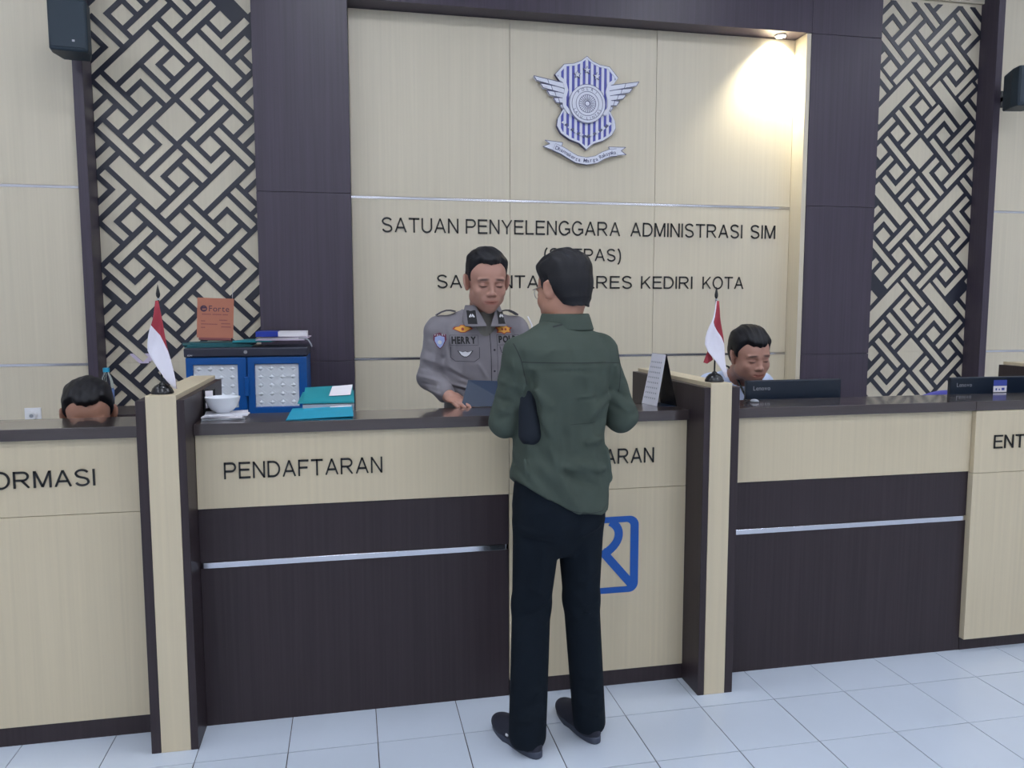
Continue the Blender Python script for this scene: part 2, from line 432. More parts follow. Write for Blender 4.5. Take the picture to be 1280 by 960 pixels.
# lattice panels
LAT = [[-2329,-1966,-1017,-938,-2106,-1966,-877,-715,-2106,-1804,-1380,-1301,-2106,-1441,-1240,-1078,-1966,-1804,-654,-514,-1883,-1804,-1743,-1301,-1883,-1804,-1017,-715,-1743,-1664,-1603,-1380,-1743,-1664,-1017,-575,-1743,-1441,-1017,-938,-1743,-1441,-514,-212,-1743,-1240,-1743,-1664,-1603,-1441,-1603,-1441,-1603,-1441,-877,-715,-1603,-1078,-1380,-1301,-1603,-1078,-654,-575,-1441,-938,-151,-72,-1380,-1301,-1664,-1441,-1380,-1301,-1240,-715,-1380,-1301,-514,-212,-1380,-938,-291,-212,-1240,-1078,-2106,-1441,-1240,-1078,-1240,-1078,-1240,-1078,-877,-715,-1240,-1078,-514,-352,-1240,-1078,-11,151,-1240,-715,-1017,-938,-1078,-715,212,291,-1017,-938,-2106,-1804,-1017,-938,-1603,-1078,-1017,-938,-877,-352,-1017,-938,-151,151,-1017,-575,-1883,-1804,-1017,-575,-1743,-1664,-877,-715,-2106,-1966,-877,-715,-1603,-1441,-877,-715,-1240,-1078,-877,-715,-877,-715,-877,-715,-514,151,-877,-715,352,514,-877,-352,-1380,-1301,-877,-352,-654,-575,-715,-352,575,654,-654,-575,-1743,-1441,-654,-575,-1240,-715,-654,-575,-514,-212,-654,-575,-11,514,-654,-212,-291,-212,-654,-212,-151,-72,-514,-352,-1240,-1078,-514,-352,-514,-352,-514,-352,-11,151,-514,-352,352,514,-514,-352,715,877,-514,-212,-1017,-938,-514,-151,-1743,-1441,-514,11,212,291,-514,151,-877,-715,-352,151,938,1017,-291,-212,-1380,-938,-291,-212,-654,-352,-291,-212,-151,151,-291,-212,352,877,-151,-72,-1240,-938,-151,-72,-654,-212,-151,11,-1441,-1301,-151,11,352,514,-151,11,1078,1240,-151,151,-654,-575,-151,151,-151,151,-151,151,575,654,-151,514,715,877,-11,151,-1240,-1078,-11,151,-514,-352,-11,514,-291,-212,72,151,212,654,72,151,938,1504,151,432,1380,1441,212,291,-877,-352,212,291,-151,151,212,291,352,654,212,291,938,1380,212,514,575,654,212,654,72,151,212,654,212,291,212,654,1301,1380,352,514,-877,-715,352,514,-514,-352,352,514,-151,11,352,514,352,514,352,514,1078,1240,352,715,-654,-575,352,877,938,1017,575,654,-514,11,575,654,352,877,575,654,1078,1380,715,877,-514,-352,715,877,-151,514,715,877,715,877,715,877,1078,1240,715,1078,-291,-212,715,1240,575,654,938,1017,-151,11,938,1017,212,514,938,1017,715,1078,938,1240,72,151,938,1380,212,291,1078,1240,-151,11,1078,1240,352,514,1078,1240,715,877,1441,1743,291,575,496,999,1786,1865,557,636,1423,1725,557,999,1646,1725,697,859,1423,1585,697,859,1926,2088,859,1222,2149,2228,920,999,1786,2088,1060,1222,1060,1222,1060,1222,1423,2088,1060,1222,2289,2451,1060,1585,1283,1362,1222,1585,2512,2591,1283,1362,697,1222,1283,1362,1423,1725,1283,1362,1926,2451,1283,1725,1646,1725,1283,1725,1786,1865,1423,1585,697,859,1423,1585,1423,1585,1423,1585,1926,2088,1423,1585,2289,2451,1423,1585,2652,2814,1423,1725,920,999,1423,1948,2149,2228,1423,2088,1060,1222,1585,2088,2875,2954,1646,1725,1283,1585,1646,1725,1786,2088,1646,1725,2289,2814,1786,1865,697,999,1786,1865,1283,1725,1786,1948,496,636,1786,1948,2289,2451,1786,1948,3015,3177,1786,2088,1283,1362,1786,2088,1786,2088,1786,2088,2512,2591,1786,2451,2652,2814,1926,2088,697,859,1926,2088,1423,1585,1926,2451,1646,1725,2009,2088,2149,2591,2009,2088,2875,3441,2149,2228,1060,1585,2149,2228,1786,2088,2149,2228,2289,2591,2149,2228,2875,3317,2149,2451,2512,2591,2149,2591,2009,2088,2149,2591,2149,2228,2289,2451,1060,1222,2289,2451,1423,1585,2289,2451,1786,1948,2289,2451,2289,2451,2289,2451,3015,3177,2289,2652,1283,1362,2289,2814,2875,2954,2512,2591,1423,1948,2512,2591,2289,2814,2652,2814,1423,1585,2652,2814,1786,2451,2652,2814,2652,2814,2652,3015,1646,1725,2652,3177,2512,2591,2875,2954,1786,1948,2875,2954,2149,2451,2875,3177,2009,2088,2875,3317,2149,2228,3015,3177,1786,1948,3015,3177,2289,2451,-3680,-3378,-2451,-2149,-3540,-3015,-2591,-2512,-3378,-2875,-2088,-2009,-3317,-3238,-2451,-2149,-3317,-2875,-2228,-2149,-3177,-3015,-2814,-2652,-3177,-3015,-2451,-2289,-3177,-3015,-1948,-1786,-3177,-2652,-2954,-2875,-3015,-2652,-1725,-1646,-2954,-2875,-2814,-2289,-2954,-2875,-2088,-1786,-2814,-2652,-3177,-3015,-2814,-2652,-2814,-2652,-2814,-2652,-2451,-1786,-2814,-2652,-1585,-1423,-2814,-2289,-3317,-3238,-2814,-2289,-2591,-2512,-2652,-2289,-1362,-1283,-2591,-2512,-3177,-2652,-2591,-2512,-2451,-2149,-2591,-2512,-1948,-1423,-2591,-2149,-2228,-2149,-2591,-2149,-2088,-2009,-2451,-2289,-3177,-3015,-2451,-2289,-2451,-2289,-2451,-2289,-1948,-1786,-2451,-2289,-1585,-1423,-2451,-2149,-2954,-2875,-2451,-2088,-3680,-3378,-2451,-1786,-2814,-2652,-2228,-2149,-3317,-2875,-2228,-2149,-2591,-2289,-2228,-2149,-2088,-1786,-2088,-2009,-3177,-2875,-2088,-2009,-2591,-2149,-2088,-1926,-3378,-3238,-2088,-1786,-2591,-2512,-2088,-1786,-2088,-1786,-1948,-1786,-3177,-3015,-1948,-1786,-2451,-2289,-1948,-1423,-2228,-2149,-1725,-1646,-2814,-2289,-1725,-1646,-2088,-1786,-1725,-1283,-1865,-1786,-1585,-1423,-2814,-2652,-1585,-1423,-2451,-2289,-1585,-1423,-2088,-1926,-1585,-1222,-2591,-2512,-1362,-1283,-2451,-1926,-1222,-1060,-2451,-2289,-1222,-859,-2228,-2149,-2106,-1944,-1602,-1440,-2486,-2324,-1248,-1076,-11,360,-1017,-938,-2248,-2169,-1588,-1072,-2450,-2080,-1725,-1646],[-1743,-1441,-654,-575,-1603,-1441,-877,-715,-1603,-1078,-1017,-938,-1380,-1301,-1603,-1078,-1380,-1301,-877,-291,-1240,-1078,-1240,-1078,-1240,-1078,-877,-715,-1240,-1078,-514,-352,-1240,-938,-291,-212,-1240,-938,-151,-72,-1240,-715,-1380,-1301,-1240,-715,-654,-575,-1017,-938,-1743,-1441,-1017,-938,-1240,-715,-1017,-938,-514,-212,-1017,-575,-1743,-1664,-877,-715,-1603,-1441,-877,-715,-1240,-1078,-877,-715,-877,-715,-877,-715,-514,151,-877,-352,-1017,-938,-715,-352,212,291,-654,-575,-1603,-1078,-654,-575,-877,-352,-654,-575,-151,151,-654,-514,-1966,-1804,-654,-352,-291,-212,-654,-212,-151,-72,-514,-352,-1240,-1078,-514,-352,-514,-352,-514,-352,-11,151,-514,-352,352,514,-514,-212,-1743,-1441,-514,-212,-1380,-1301,-514,-212,-654,-575,-514,151,-877,-715,-432,11,575,654,-291,-212,-1380,-938,-291,-212,-654,-212,-291,-212,-11,514,-212,514,715,877,-151,-72,-1441,-938,-151,-72,-654,-212,-151,11,352,514,-151,151,-1017,-938,-151,151,-291,-212,-151,151,-151,151,-151,151,212,291,-11,151,-1240,-1078,-11,151,-514,-352,-11,151,938,1078,-11,514,-654,-575,72,151,212,654,212,291,-1078,-715,212,291,-514,11,212,291,212,654,212,291,938,1301,212,514,575,654,212,654,72,151,352,514,-877,-715,352,514,-514,-352,352,514,-151,11,352,514,352,514,352,654,212,291,352,877,-291,-212,575,654,-715,-352,575,654,-151,151,715,877,-514,-352,715,877,-151,514,938,1017,-432,11,938,1240,72,151,1078,1240,-151,11,334,496,1060,1222,334,859,920,999,557,636,334,859,557,636,1060,1646,697,859,697,859,697,859,1060,1222,697,859,1423,1585,697,999,1646,1725,697,999,1786,1865,697,1222,557,636,697,1222,1283,1362,920,999,194,496,920,999,697,1222,920,999,1423,1725,920,1362,194,273,1060,1222,334,496,1060,1222,697,859,1060,1222,1060,1222,1060,1222,1423,2088,1060,1585,920,999,1222,1585,2149,2228,1283,1362,334,859,1283,1362,1060,1585,1283,1362,1786,2088,1283,1423,-29,133,1283,1585,1646,1725,1283,1725,1786,1865,1423,1585,697,859,1423,1585,1423,1585,1423,1585,1926,2088,1423,1585,2289,2451,1423,1725,194,496,1423,1725,557,636,1423,1725,1283,1362,1423,2088,1060,1222,1505,1948,2512,2591,1646,1725,557,999,1646,1725,1283,1725,1646,1725,1926,2451,1725,2451,2652,2814,1786,1865,496,999,1786,1865,1283,1725,1786,1948,2289,2451,1786,2088,920,999,1786,2088,1646,1725,1786,2088,1786,2088,1786,2088,2149,2228,1926,2088,697,859,1926,2088,1423,1585,1926,2088,2875,3015,1926,2451,1283,1362,2009,2088,2149,2591,2149,2228,859,1222,2149,2228,1423,1948,2149,2228,2149,2591,2149,2451,2512,2591,2149,2591,2009,2088,2289,2451,1060,1222,2289,2451,1423,1585,2289,2451,1786,1948,2289,2451,2289,2451,2289,2591,2149,2228,2289,2814,1646,1725,2512,2591,1222,1585,2512,2591,1786,2088,2652,2814,1423,1585,2652,2814,1786,2451,2875,2954,1505,1948,3015,3177,1786,1948,-3680,-3378,-2591,-2512,-3540,-3378,-2814,-2652,-3540,-3015,-2954,-2875,-3317,-3238,-3540,-3015,-3317,-3238,-2814,-2228,-3177,-3015,-3177,-3015,-3177,-3015,-2814,-2652,-3177,-3015,-2451,-2289,-3177,-2875,-2228,-2149,-3177,-2875,-2088,-2009,-3177,-2652,-3317,-3238,-3177,-2652,-2591,-2512,-2954,-2875,-3680,-3378,-2954,-2875,-3177,-2652,-2954,-2875,-2451,-2149,-2954,-2512,-3680,-3601,-2814,-2652,-3540,-3378,-2814,-2652,-3177,-3015,-2814,-2652,-2814,-2652,-2814,-2652,-2451,-1786,-2814,-2289,-2954,-2875,-2652,-2289,-1725,-1646,-2591,-2512,-3540,-3015,-2591,-2512,-2814,-2289,-2591,-2512,-2088,-1786,-2591,-2451,-3903,-3741,-2591,-2289,-2228,-2149,-2591,-2149,-2088,-2009,-2451,-2289,-3177,-3015,-2451,-2289,-2451,-2289,-2451,-2289,-1948,-1786,-2451,-2289,-1585,-1423,-2451,-2149,-3680,-3378,-2451,-2149,-3317,-3238,-2451,-2149,-2591,-2512,-2451,-1786,-2814,-2652,-2369,-1926,-1362,-1283,-2228,-2149,-3317,-2875,-2228,-2149,-2591,-2149,-2228,-2149,-1948,-1423,-2149,-1423,-1222,-1060,-2088,-2009,-3378,-2875,-2088,-2009,-2591,-2149,-2088,-1926,-1585,-1423,-2088,-1786,-2954,-2875,-2088,-1786,-2228,-2149,-2088,-1786,-2088,-1786,-2088,-1786,-1725,-1646,-1948,-1786,-3177,-3015,-1948,-1786,-2451,-2289,-1948,-1786,-999,-859,-1948,-1423,-2591,-2512,-1865,-1786,-1725,-1283,-1725,-1646,-3015,-2652,-1725,-1646,-2451,-1926,-1725,-1646,-1725,-1283,-1725,-1423,-1362,-1283,-1725,-1283,-1865,-1786,-1585,-1423,-2814,-2652,-1585,-1423,-2451,-2289,-1585,-1423,-2088,-1926,-1585,-1423,-1585,-1423,-1585,-1283,-1725,-1646,-1585,-1060,-2228,-2149,-1362,-1283,-2652,-2289,-1362,-1283,-2088,-1786,-1222,-1060,-2451,-2289,-1222,-1060,-2088,-1423,-999,-920,-2369,-1926,-859,-697,-2088,-1926,134,496,1283,1362]]
def lattice(rects, cx, cz, x0, x1, z0, z1, y0, y1):
    rects = [v + (-2, 2)[i % 2] for i, v in enumerate(rects)]      # cut-outs 1 mm larger all round
    ps = sorted({v for i in range(0, len(rects), 4) for v in rects[i:i + 2]}); qs = sorted({v for i in range(0, len(rects), 4) for v in rects[i + 2:i + 4]})
    lim = 3400
    ps = [-lim] + ps + [lim]; qs = [-lim] + qs + [lim]
    P = np.array(ps); Q = np.array(qs); D = np.ones((len(ps) - 1, len(qs) - 1), bool)
    for i in range(0, len(rects), 4):
        a, b, c, d = rects[i:i + 4]
        D[np.searchsorted(P, a):np.searchsorted(P, b), np.searchsorted(Q, c):np.searchsorted(Q, d)] = False
    mb = MB(); r2 = 2 ** .5
    def xz(p, q): return (cx + (p - q) / r2 / 2000, cz + (p + q) / r2 / 2000)
    def clip(poly):
        for ax, lim_, sg in ((0, x0, 1), (0, x1, -1), (1, z0, 1), (1, z1, -1)):
            out = []
            for i in range(len(poly)):
                a, b = poly[i], poly[(i + 1) % len(poly)]
                da, db = (a[ax] - lim_) * sg, (b[ax] - lim_) * sg
                if da >= 0: out.append(a)
                if (da > 0) != (db > 0) and da != db:
                    t = da / (da - db); e = tuple(a[k] + t * (b[k] - a[k]) for k in (0, 1, 2)) if False else (a[0] + t * (b[0] - a[0]), a[1] + t * (b[1] - a[1]), a[2])
                    out.append(e)
            poly = out
            if len(poly) < 3: return []
        return poly
    # merge runs of dark cells along q
    for i in range(len(ps) - 1):
        j = 0
        while j < len(qs) - 1:
            if not D[i, j]: j += 1; continue
            k = j
            while k < len(qs) - 1 and D[i, k]: k += 1
            if ps[i + 1] - ps[i] > 0:
                c = [xz(ps[i], qs[j]), xz(ps[i + 1], qs[j]), xz(ps[i + 1], qs[k]), xz(ps[i], qs[k])]
                pl = clip([p + (0,) for p in c])
                if len(pl) >= 3: 
                    pts = [(p[0], p[1]) for p in pl]
                    ar = abs(sum(pts[a][0] * pts[(a + 1) % len(pts)][1] - pts[(a + 1) % len(pts)][0] * pts[a][1] for a in range(len(pts))))
                    if ar > 1e-7: mb.prism(pts, y0, y1)
            j = k
    return mb
LD = 1.9485
for k, (cx, x0, x1, side) in enumerate(((-.6985, XC - W3 + .001, XC - W2 - .001, 'left'), (4.0987, XC + W2 + .001, XC + W3 - .001, 'right'))):
    bk = thing('lattice_panel', 'tall cream panel with dark weave lattice %s' % ('behind the blue cabinet' if k == 0 else 'right of the crest wall'), 'wall panel', (0, 0, 0), group='lattice panels beside the crest wall')
    seams = (.0, SEAM2, TOP - .04)
    for a, b in zip(seams, seams[1:]):
        panel(x0, x1, a, b, LD + .003, LD + .03, M['cream'], bk, 'backing_board', .0004)
    obj('lattice', lattice(LAT[k], cx, (2.570, 2.572)[k], x0, x1, .9, TOP - .06, LD - .0015, LD + .0028), M['lattice'], bk)
    obj('top_rail', MB().box(x0, x1, LD - .02, LD + .03, TOP - .04, TOP), M['cream'], bk)

# ================================================================ COUNTERS
YF, YB, ZT, ZB = -.02, .24, 1.12, 1.0797
def counter(label, x0, x1, front, desk=.56):
    t = thing('counter_unit', label, 'counter', ((x0 + x1) / 2, .11, 0)); t['group'] = 'reception counter units'
    def ob(n, mb, m, **k):
        o = obj(n, mb, m, t, **k); o.location = (-t.location.x, -t.location.y, 0); return o
    t_, m_ = ob, None
    ob('carcass', MB().box(x0 + .002, x1 - .002, .02, YB - .02, 0, ZB - .001), M['wenge'])
    ob('inner_desk', MB().box(x0 + .002, x1 - .002, YB - .019, desk, .70, .735), M['wenge'], bevel=.002)
    for xx in (x0 + .002, x1 - .027): ob('desk_side', MB().box(xx, xx + .025, YB - .019, desk - .02, 0, .699), M['wenge'])
    front(ob, x0, x1)
    del t['group']
    return t
def f_cream(seam, plinth=.064, yo=0.0):
    def f(ob, x0, x1):
        ob('plinth', MB().box(x0 + .001, x1 - .001, .003, .0199, 0, plinth), M['wenge'])
        ob('lower_panel', MB().box(x0 + .001, x1 - .001, yo, .0199, plinth + .001, seam - .001), M['cream_counter'], bevel=.001)
        ob('upper_panel', MB().box(x0 + .001, x1 - .001, yo, .0199, seam + .001, ZB - .002), M['cream_counter'], bevel=.001)
    return f
def f_dark(strip):
    def f(ob, x0, x1):
        ob('lower_panel', MB().box(x0 + .001, x1 - .001, .004, .0199, 0, strip - .0115), M['wenge'], bevel=.001)
        ob('middle_panel', MB().box(x0 + .001, x1 - .001, .004, .0199, strip + .0115, .809), M['wenge'], bevel=.001)
        ob('upper_panel', MB().box(x0 + .001, x1 - .001, 0, .0199, .811, ZB - .002), M['cream_counter'], bevel=.001)
        ob('metal_strip', MB().box(x0 + .012, x1 - .012, 0.0, .0199, strip - .0105, strip + .0105), M['chrome'], bevel=.001)
    return f
XA = (-.4579, -.427, -.3303, -.3055); XB = (1.552, 1.578, 1.6659, 1.6984)
XM, XE = .8252, 2.873
counter('cream counter front lettered INFORMASI, left of the left partition', -1.9, XA[0], f_cream(.815, .067))
counter('counter front with dark wenge lower panels lettered PENDAFTARAN, left of the standing customer', XA[3], XM, f_dark(.603), .335)
counter('all cream counter front with the blue bank logo, behind the customer', XM, XB[0], f_cream(.81, .063), .335)
counter('counter front of dark wenge below a blank cream band, right of the right partition', XB[3], XE, f_dark(.603))
counter('cream counter front lettered ENTRI at the right edge', XE, 3.585, f_cream(.806, .056, -.022))

def worktop(label, x0, x1):
    o = obj('worktop', MB().box(x0, x1, YF, YB, ZB, ZT), M['wenge_top'], bevel=.0015)
    tag(o, label, 'worktop')
worktop('dark wenge worktop above INFORMASI at the left', -1.9, XA[0] - .001)
worktop('dark wenge worktop between the two partitions where the customer stands', XA[3] + .001, XB[0] - .001)
worktop('dark wenge worktop right of the right partition, in front of the seated clerk', XB[3] + .001, XE - .001)
worktop('dark wenge worktop above ENTRI at the right edge', XE + .001, 3.586)

def partition(label, x, y0=-.15, y1=.63, flip=0):
    t = thing('partition', label, 'partition', ((x[0] + x[3]) / 2, 0, 0))
    def ob(n, mb, m, **k): 
        o = obj(n, mb, m, t, **k); o.location = (-t.location.x, 0, 0)
    ob('core', MB().box(x[1] + .0005, x[2] - .0005, y0, y1, 0, 1.237), M['cream_counter'], bevel=.0015)
    ob('side_board', MB().box(x[0], x[1], y0, y1, 0, 1.221), M['wenge'], bevel=.0015)
    ob('side_board', MB().box(x[2], x[3], y0, y1, 0, 1.221), M['wenge'], bevel=.0015)
    return t
partition('cream and dark wenge desk partition carrying the left flag', XA)
partition('cream and dark wenge desk partition carrying the right flag', XB)
partition('short far partition end behind the right monitor', (3.587, 3.614, 3.707, 3.735))

# lettering on the wall
def textline(label, words, z, h, y, depth=.004, m='black_acrylic'):
    t = thing('lettering', label, 'lettering', (words[0][1], y, z))
    for w, a, b in words:
        n0 = len(t.children)
        word(t, w, a - words[0][1], b - words[0][1], 0, h, -depth, depth, M[m])
    return t
textline('black letters SATUAN PENYELENGGARA ADMINISTRASI SIM under the crest', [('SATUAN', .438, .902), ('PENYELENGGARA', .947, 1.941), ('ADMINISTRASI', 2.011, 2.788), ('SIM', 2.846, 3.026)], 1.974, .088, DW - .0005)
textline('black letters (SATPAS) on the middle line of the wall text', [('(SATPAS)', 1.442, 1.949)], 1.815, .078, DW - .0005)
textline('black letters SATLANTAS POLRES KEDIRI KOTA on the bottom line', [('SATLANTAS', .766, 1.489), ('POLRES', 1.531, 2.027), ('KEDIRI', 2.087, 2.443), ('KOTA', 2.514, 2.805)], 1.642, .08, DW - .0005)
textline('black letters INFORMASI on the left counter front', [('INFORMASI', -1.085, -.634)], .915, .058, -.0005, .004)
textline('black letters PENDAFTARAN above the dark counter panels', [('PENDAFTARAN', -.211, .346)], .917, .06, -.0005, .004)
textline('black letters PENDAFTARAN partly hidden behind the customer', [('PENDAFTARAN', .855, 1.412)], .912, .06, -.0005, .004)
textline('black letters ENTRI on the cream front at the right edge', [('ENTRI', 2.968, 3.2)], .912, .059, -.0225, .004)

# bank logo
lg = thing('bank_logo', 'blue rounded square line logo on the cream counter front behind the customer', 'logo', (1.20, -.0005, .543))
def rrect(hw, hh, r, n=8):
    pts = []
    for cx_, cz_, a0 in ((hw - r, hh - r, 0), (-hw + r, hh - r, 90), (-hw + r, -hh + r, 180), (hw - r, -hh + r, 270)):
        for i in range(n + 1):
            a = math.radians(a0 + 90 * i / n); pts.append((cx_ + r * math.cos(a), cz_ + r * math.sin(a)))
    return pts
mb = MB().ring(rrect(.153, .156, .038)[::-1], rrect(.119, .132, .018)[::-1], -.002, 0)
obj('frame', mb, M['blue_logo'], lg)
mb = MB()
def bez(p0, p1, p2, p3, n=12):
    return [tuple((1 - t) ** 3 * p0[k] + 3 * (1 - t) ** 2 * t * p1[k] + 3 * (1 - t) * t * t * p2[k] + t ** 3 * p3[k] for k in (0, 1)) for t in [i / n for i in range(n + 1)]]
c1 = bez((.035, .136), (.085, .11), (.085, .05), (.012, .008), 14)
mb.stroke(c1, .034, -.0016, 0); mb.stroke([(.0, .020), (.128, -.128)], .034, -.0018, 0)
mb.stroke([(-.02, .136), (-.02, -.136)], .026, -.0015, 0)
mb.stroke(bez((-.03, .0), (-.1, .01), (-.1, .11), (-.03, .112), 12), .024, -.0014, 0); mb.stroke(bez((-.03, .0), (-.11, -.01), (-.11, -.11), (-.03, -.112), 12), .024, -.0013, 0)
obj('inner_strokes', mb, M['blue_logo'], lg)

# crest
cr = thing('crest', 'blue and white striped shield crest with silver wings and motto ribbon', 'crest', (1.7045, DW, 2.775))
def C(u, v): return ((u - 520) / 1100, (430 - v) / 1165)
half = [(520, 97), (560, 130), (610, 152), (680, 162), (742, 235), (703, 290), (690, 330), (688, 400), (690, 480), (722, 540), (728, 590), (700, 640), (640, 680), (570, 705), (520, 748)]
full = [C(*p) for p in half] + [C(1040 - p[0], p[1]) for p in half[::-1][1:-1]]
cxm = 0; czm = C(520, 420)[1]
inner = [((p[0]) * .93, (p[1] - czm) * .955 + czm) for p in full]
obj('shield_rim', MB().ring(full[::-1], inner[::-1], -.03, -.004), M['crest_white'], cr)
obj('shield_face', MB().prism(inner, -.024, -.006), M['crest_blue'], cr)
def clipx(poly, a, b):
    for lim_, sg in ((a, 1), (b, -1)):
        out = []
        for i in range(len(poly)):
            p, q = poly[i], poly[(i + 1) % len(poly)]; dp, dq = (p[0] - lim_) * sg, (q[0] - lim_) * sg
            if dp >= 0: out.append(p)
            if (dp > 0) != (dq > 0): t = dp / (dp - dq); out.append((p[0] + t * (q[0] - p[0]), p[1] + t * (q[1] - p[1])))
        poly = out
    return poly
for i in range(-5, 6):
    pl = clipx(inner, i * .0345 - .0085, i * .0345 + .0085)
    if len(pl) > 2: obj('stripe', MB().prism(pl, -.0262, -.0241), M['crest_white'], cr)
obj('outline', MB().ring([(x * 1.012, (z - czm) * 1.012 + czm) for x, z in full][::-1], full[::-1], -.029, -.004), M['crest_line'], cr)
def wingset(s):
    fe = []
    for row in range(2):
        for i in range(5 if row == 0 else 4):
            if row == 0:
                a = C(375 - i * 4, 300 + i * 28); b = C(150 + i * 44, 262 + i * 42)
            else:
                a = C(395, 380 + i * 24); b = C(265 + i * 24, 300 + i * 42) if i < 3 else C(330, 455)
            fe.append((a, b))
    for i in range(5):
        x0, z0 = C(360, 300 + i * 34); x1, z1 = C(148 + i * 46, 262 + i * 48)
        dz = .026
        poly = [(x0, z0 + .006), (x1, z1 + .006), (x1 + .018, z1 - dz * .75), (x0, z0 - dz)]
        yy = -.034 + i * .0012
        obj('wing_feather', MB().prism([(p[0] * s, p[1]) for p in poly], yy, -.01), M['crest_white'], cr)
        e = [(poly[0][0] * s, poly[0][1] + .001), (poly[1][0] * s, poly[1][1] + .001), (poly[2][0] * s, poly[2][1]), (poly[3][0] * s, poly[3][1])]
        m2 = MB()
        for a, b in zip(e, e[1:]): m2.stroke([a, b], .0035, yy - .001, yy + .001)
        m2.stroke([((e[0][0] * .45 + e[1][0] * .55), e[0][1] * .45 + e[1][1] * .55), ((e[3][0] * .45 + e[2][0] * .55), e[3][1] * .45 + e[2][1] * .55)], .003, yy - .001, yy + .001)
        obj('feather_line', m2, M['crest_line'], cr)
    arc = [(C(u, v)[0] * s, C(u, v)[1]) for u, v in ((330, 262), (362, 285), (375, 340), (360, 400), (362, 450), (400, 500))]
    obj('wing_root', MB().stroke(arc, .022, -.036, -.012), M['crest_white'], cr)
wingset(1); wingset(-1)
def disc(r, n=40, c=(0, 0)): return [(c[0] + r * math.cos(2 * PI * i / n), c[1] + r * math.sin(2 * PI * i / n)) for i in range(n)]
obj('medallion', MB().prism(disc(.116), -.044, -.012), M['crest_white'], cr)
mb = MB()
for r in (.117, .1, .074, .055): mb.ring(disc(r)[::-1], disc(r - .0028)[::-1], -.0452, -.043)
for i in range(24):
    a = 2 * PI * i / 24; mb.stroke([(.022 * math.cos(a), .022 * math.sin(a)), (.052 * math.cos(a), .052 * math.sin(a))], .003, -.0458, -.043)
mb.ring(disc(.019, 20)[::-1], disc(.014, 20)[::-1], -.046, -.043)
def arcword(mb, text, r, a0, a1, h, y, flip=1):
    for i, c in enumerate(text):
        if c == ' ': continue
        a = math.radians(a0 + (a1 - a0) * i / max(1, len(text) - 1)); g, w = extrude_glyph(c, h, .001)
        rot = a - PI / 2 if flip > 0 else a + PI / 2
        for k, p in enumerate(g.v):
            x, z = p[0] - w / 2, p[2] - h / 2
            g.v[k] = (r * math.cos(a) + x * math.cos(rot) - z * math.sin(rot), y + p[1], r * math.sin(a) + x * math.sin(rot) + z * math.cos(rot))
        mb.add(g.v, g.f)
arcword(mb, 'POLRI', .088, 130, 50, .016, -.0452)
arcword(mb, 'LALU LINTAS', .088, 205, 335, .015, -.0452, -1)
obj('medallion_lines', mb, M['crest_line'], cr)
def star(c, r):
    return [(c[0] + (r if i % 2 == 0 else r * .42) * math.sin(PI * i / 5), c[1] + (r if i % 2 == 0 else r * .42) * math.cos(PI * i / 5)) for i in range(10)]
for u, v in ((452, 228), (520, 193), (590, 233)):
    s_ = obj('star', MB().prism(star(C(u, v), .026), -.034, -.02), M['crest_line'], cr)
    obj('star_face', MB().prism(star(C(u, v), .02), -.0355, -.033), M['crest_white'], s_)
for s in (-1, 1):
    for i in range(8):
        t = i / 7; u = 520 + s * (14 + 150 * t); v = 655 - 92 * t ** 1.3
        x, z = C(u, v)
        obj('laurel_leaf', MB().prism([(x - .013, z - .002), (x, z + .01 + .003 * s), (x + .013, z + .003), (x, z - .01)], -.033, -.02), M['crest_white'] if i % 2 else M['crest_line'], cr)
rb = [C(*p) for p in ((292, 742), (350, 765), (400, 795), (450, 822), (520, 832), (590, 818), (640, 788), (690, 768), (738, 762))]
obj('ribbon', MB().stroke(rb, .042, -.036, -.022), M['crest_white'], cr)
obj('ribbon_edge', MB().stroke(rb, .047, -.0345, -.0225), M['crest_line'], cr)
for s in (-1, 1):
    p = [(215, 740), (262, 718), (228, 694), (352, 706), (345, 742), (300, 738), (296, 766)] if s < 0 else [(808, 775), (770, 748), (804, 722), (680, 724), (690, 752), (738, 750), (742, 782)]
    obj('ribbon_tail', MB().prism([C(*q) for q in p], -.028, -.016), M['crest_white'], cr)
    m2 = MB(); q = [C(*k) for k in p]
    for a, b in zip(q, q[1:] + q[:1]): m2.stroke([a, b], .003, -.029, -.027)
    obj('tail_line', m2, M['crest_line'], cr)
mb = MB(); tx = 'Dharmakerta Marga Raksyaka'
for i, c in enumerate(tx):
    if c == ' ': continue
    t = .04 + .92 * i / (len(tx) - 1); k = t * (len(rb) - 1); j = min(int(k), len(rb) - 2); f_ = k - j
    x = rb[j][0] * (1 - f_) + rb[j + 1][0] * f_; z = rb[j][1] * (1 - f_) + rb[j + 1][1] * f_; an = math.atan2(rb[j + 1][1] - rb[j][1], rb[j + 1][0] - rb[j][0])
    g, w = extrude_glyph(c, .022, .001, bold=.01)
    for n_, p in enumerate(g.v):
        xx, zz = p[0] - w / 2, p[2] - .010; g.v[n_] = (x + xx * math.cos(an) - zz * math.sin(an), -.0372 + p[1], z + xx * math.sin(an) + zz * math.cos(an))
    mb.add(g.v, g.f)
obj('motto', mb, M['crest_line'], cr)

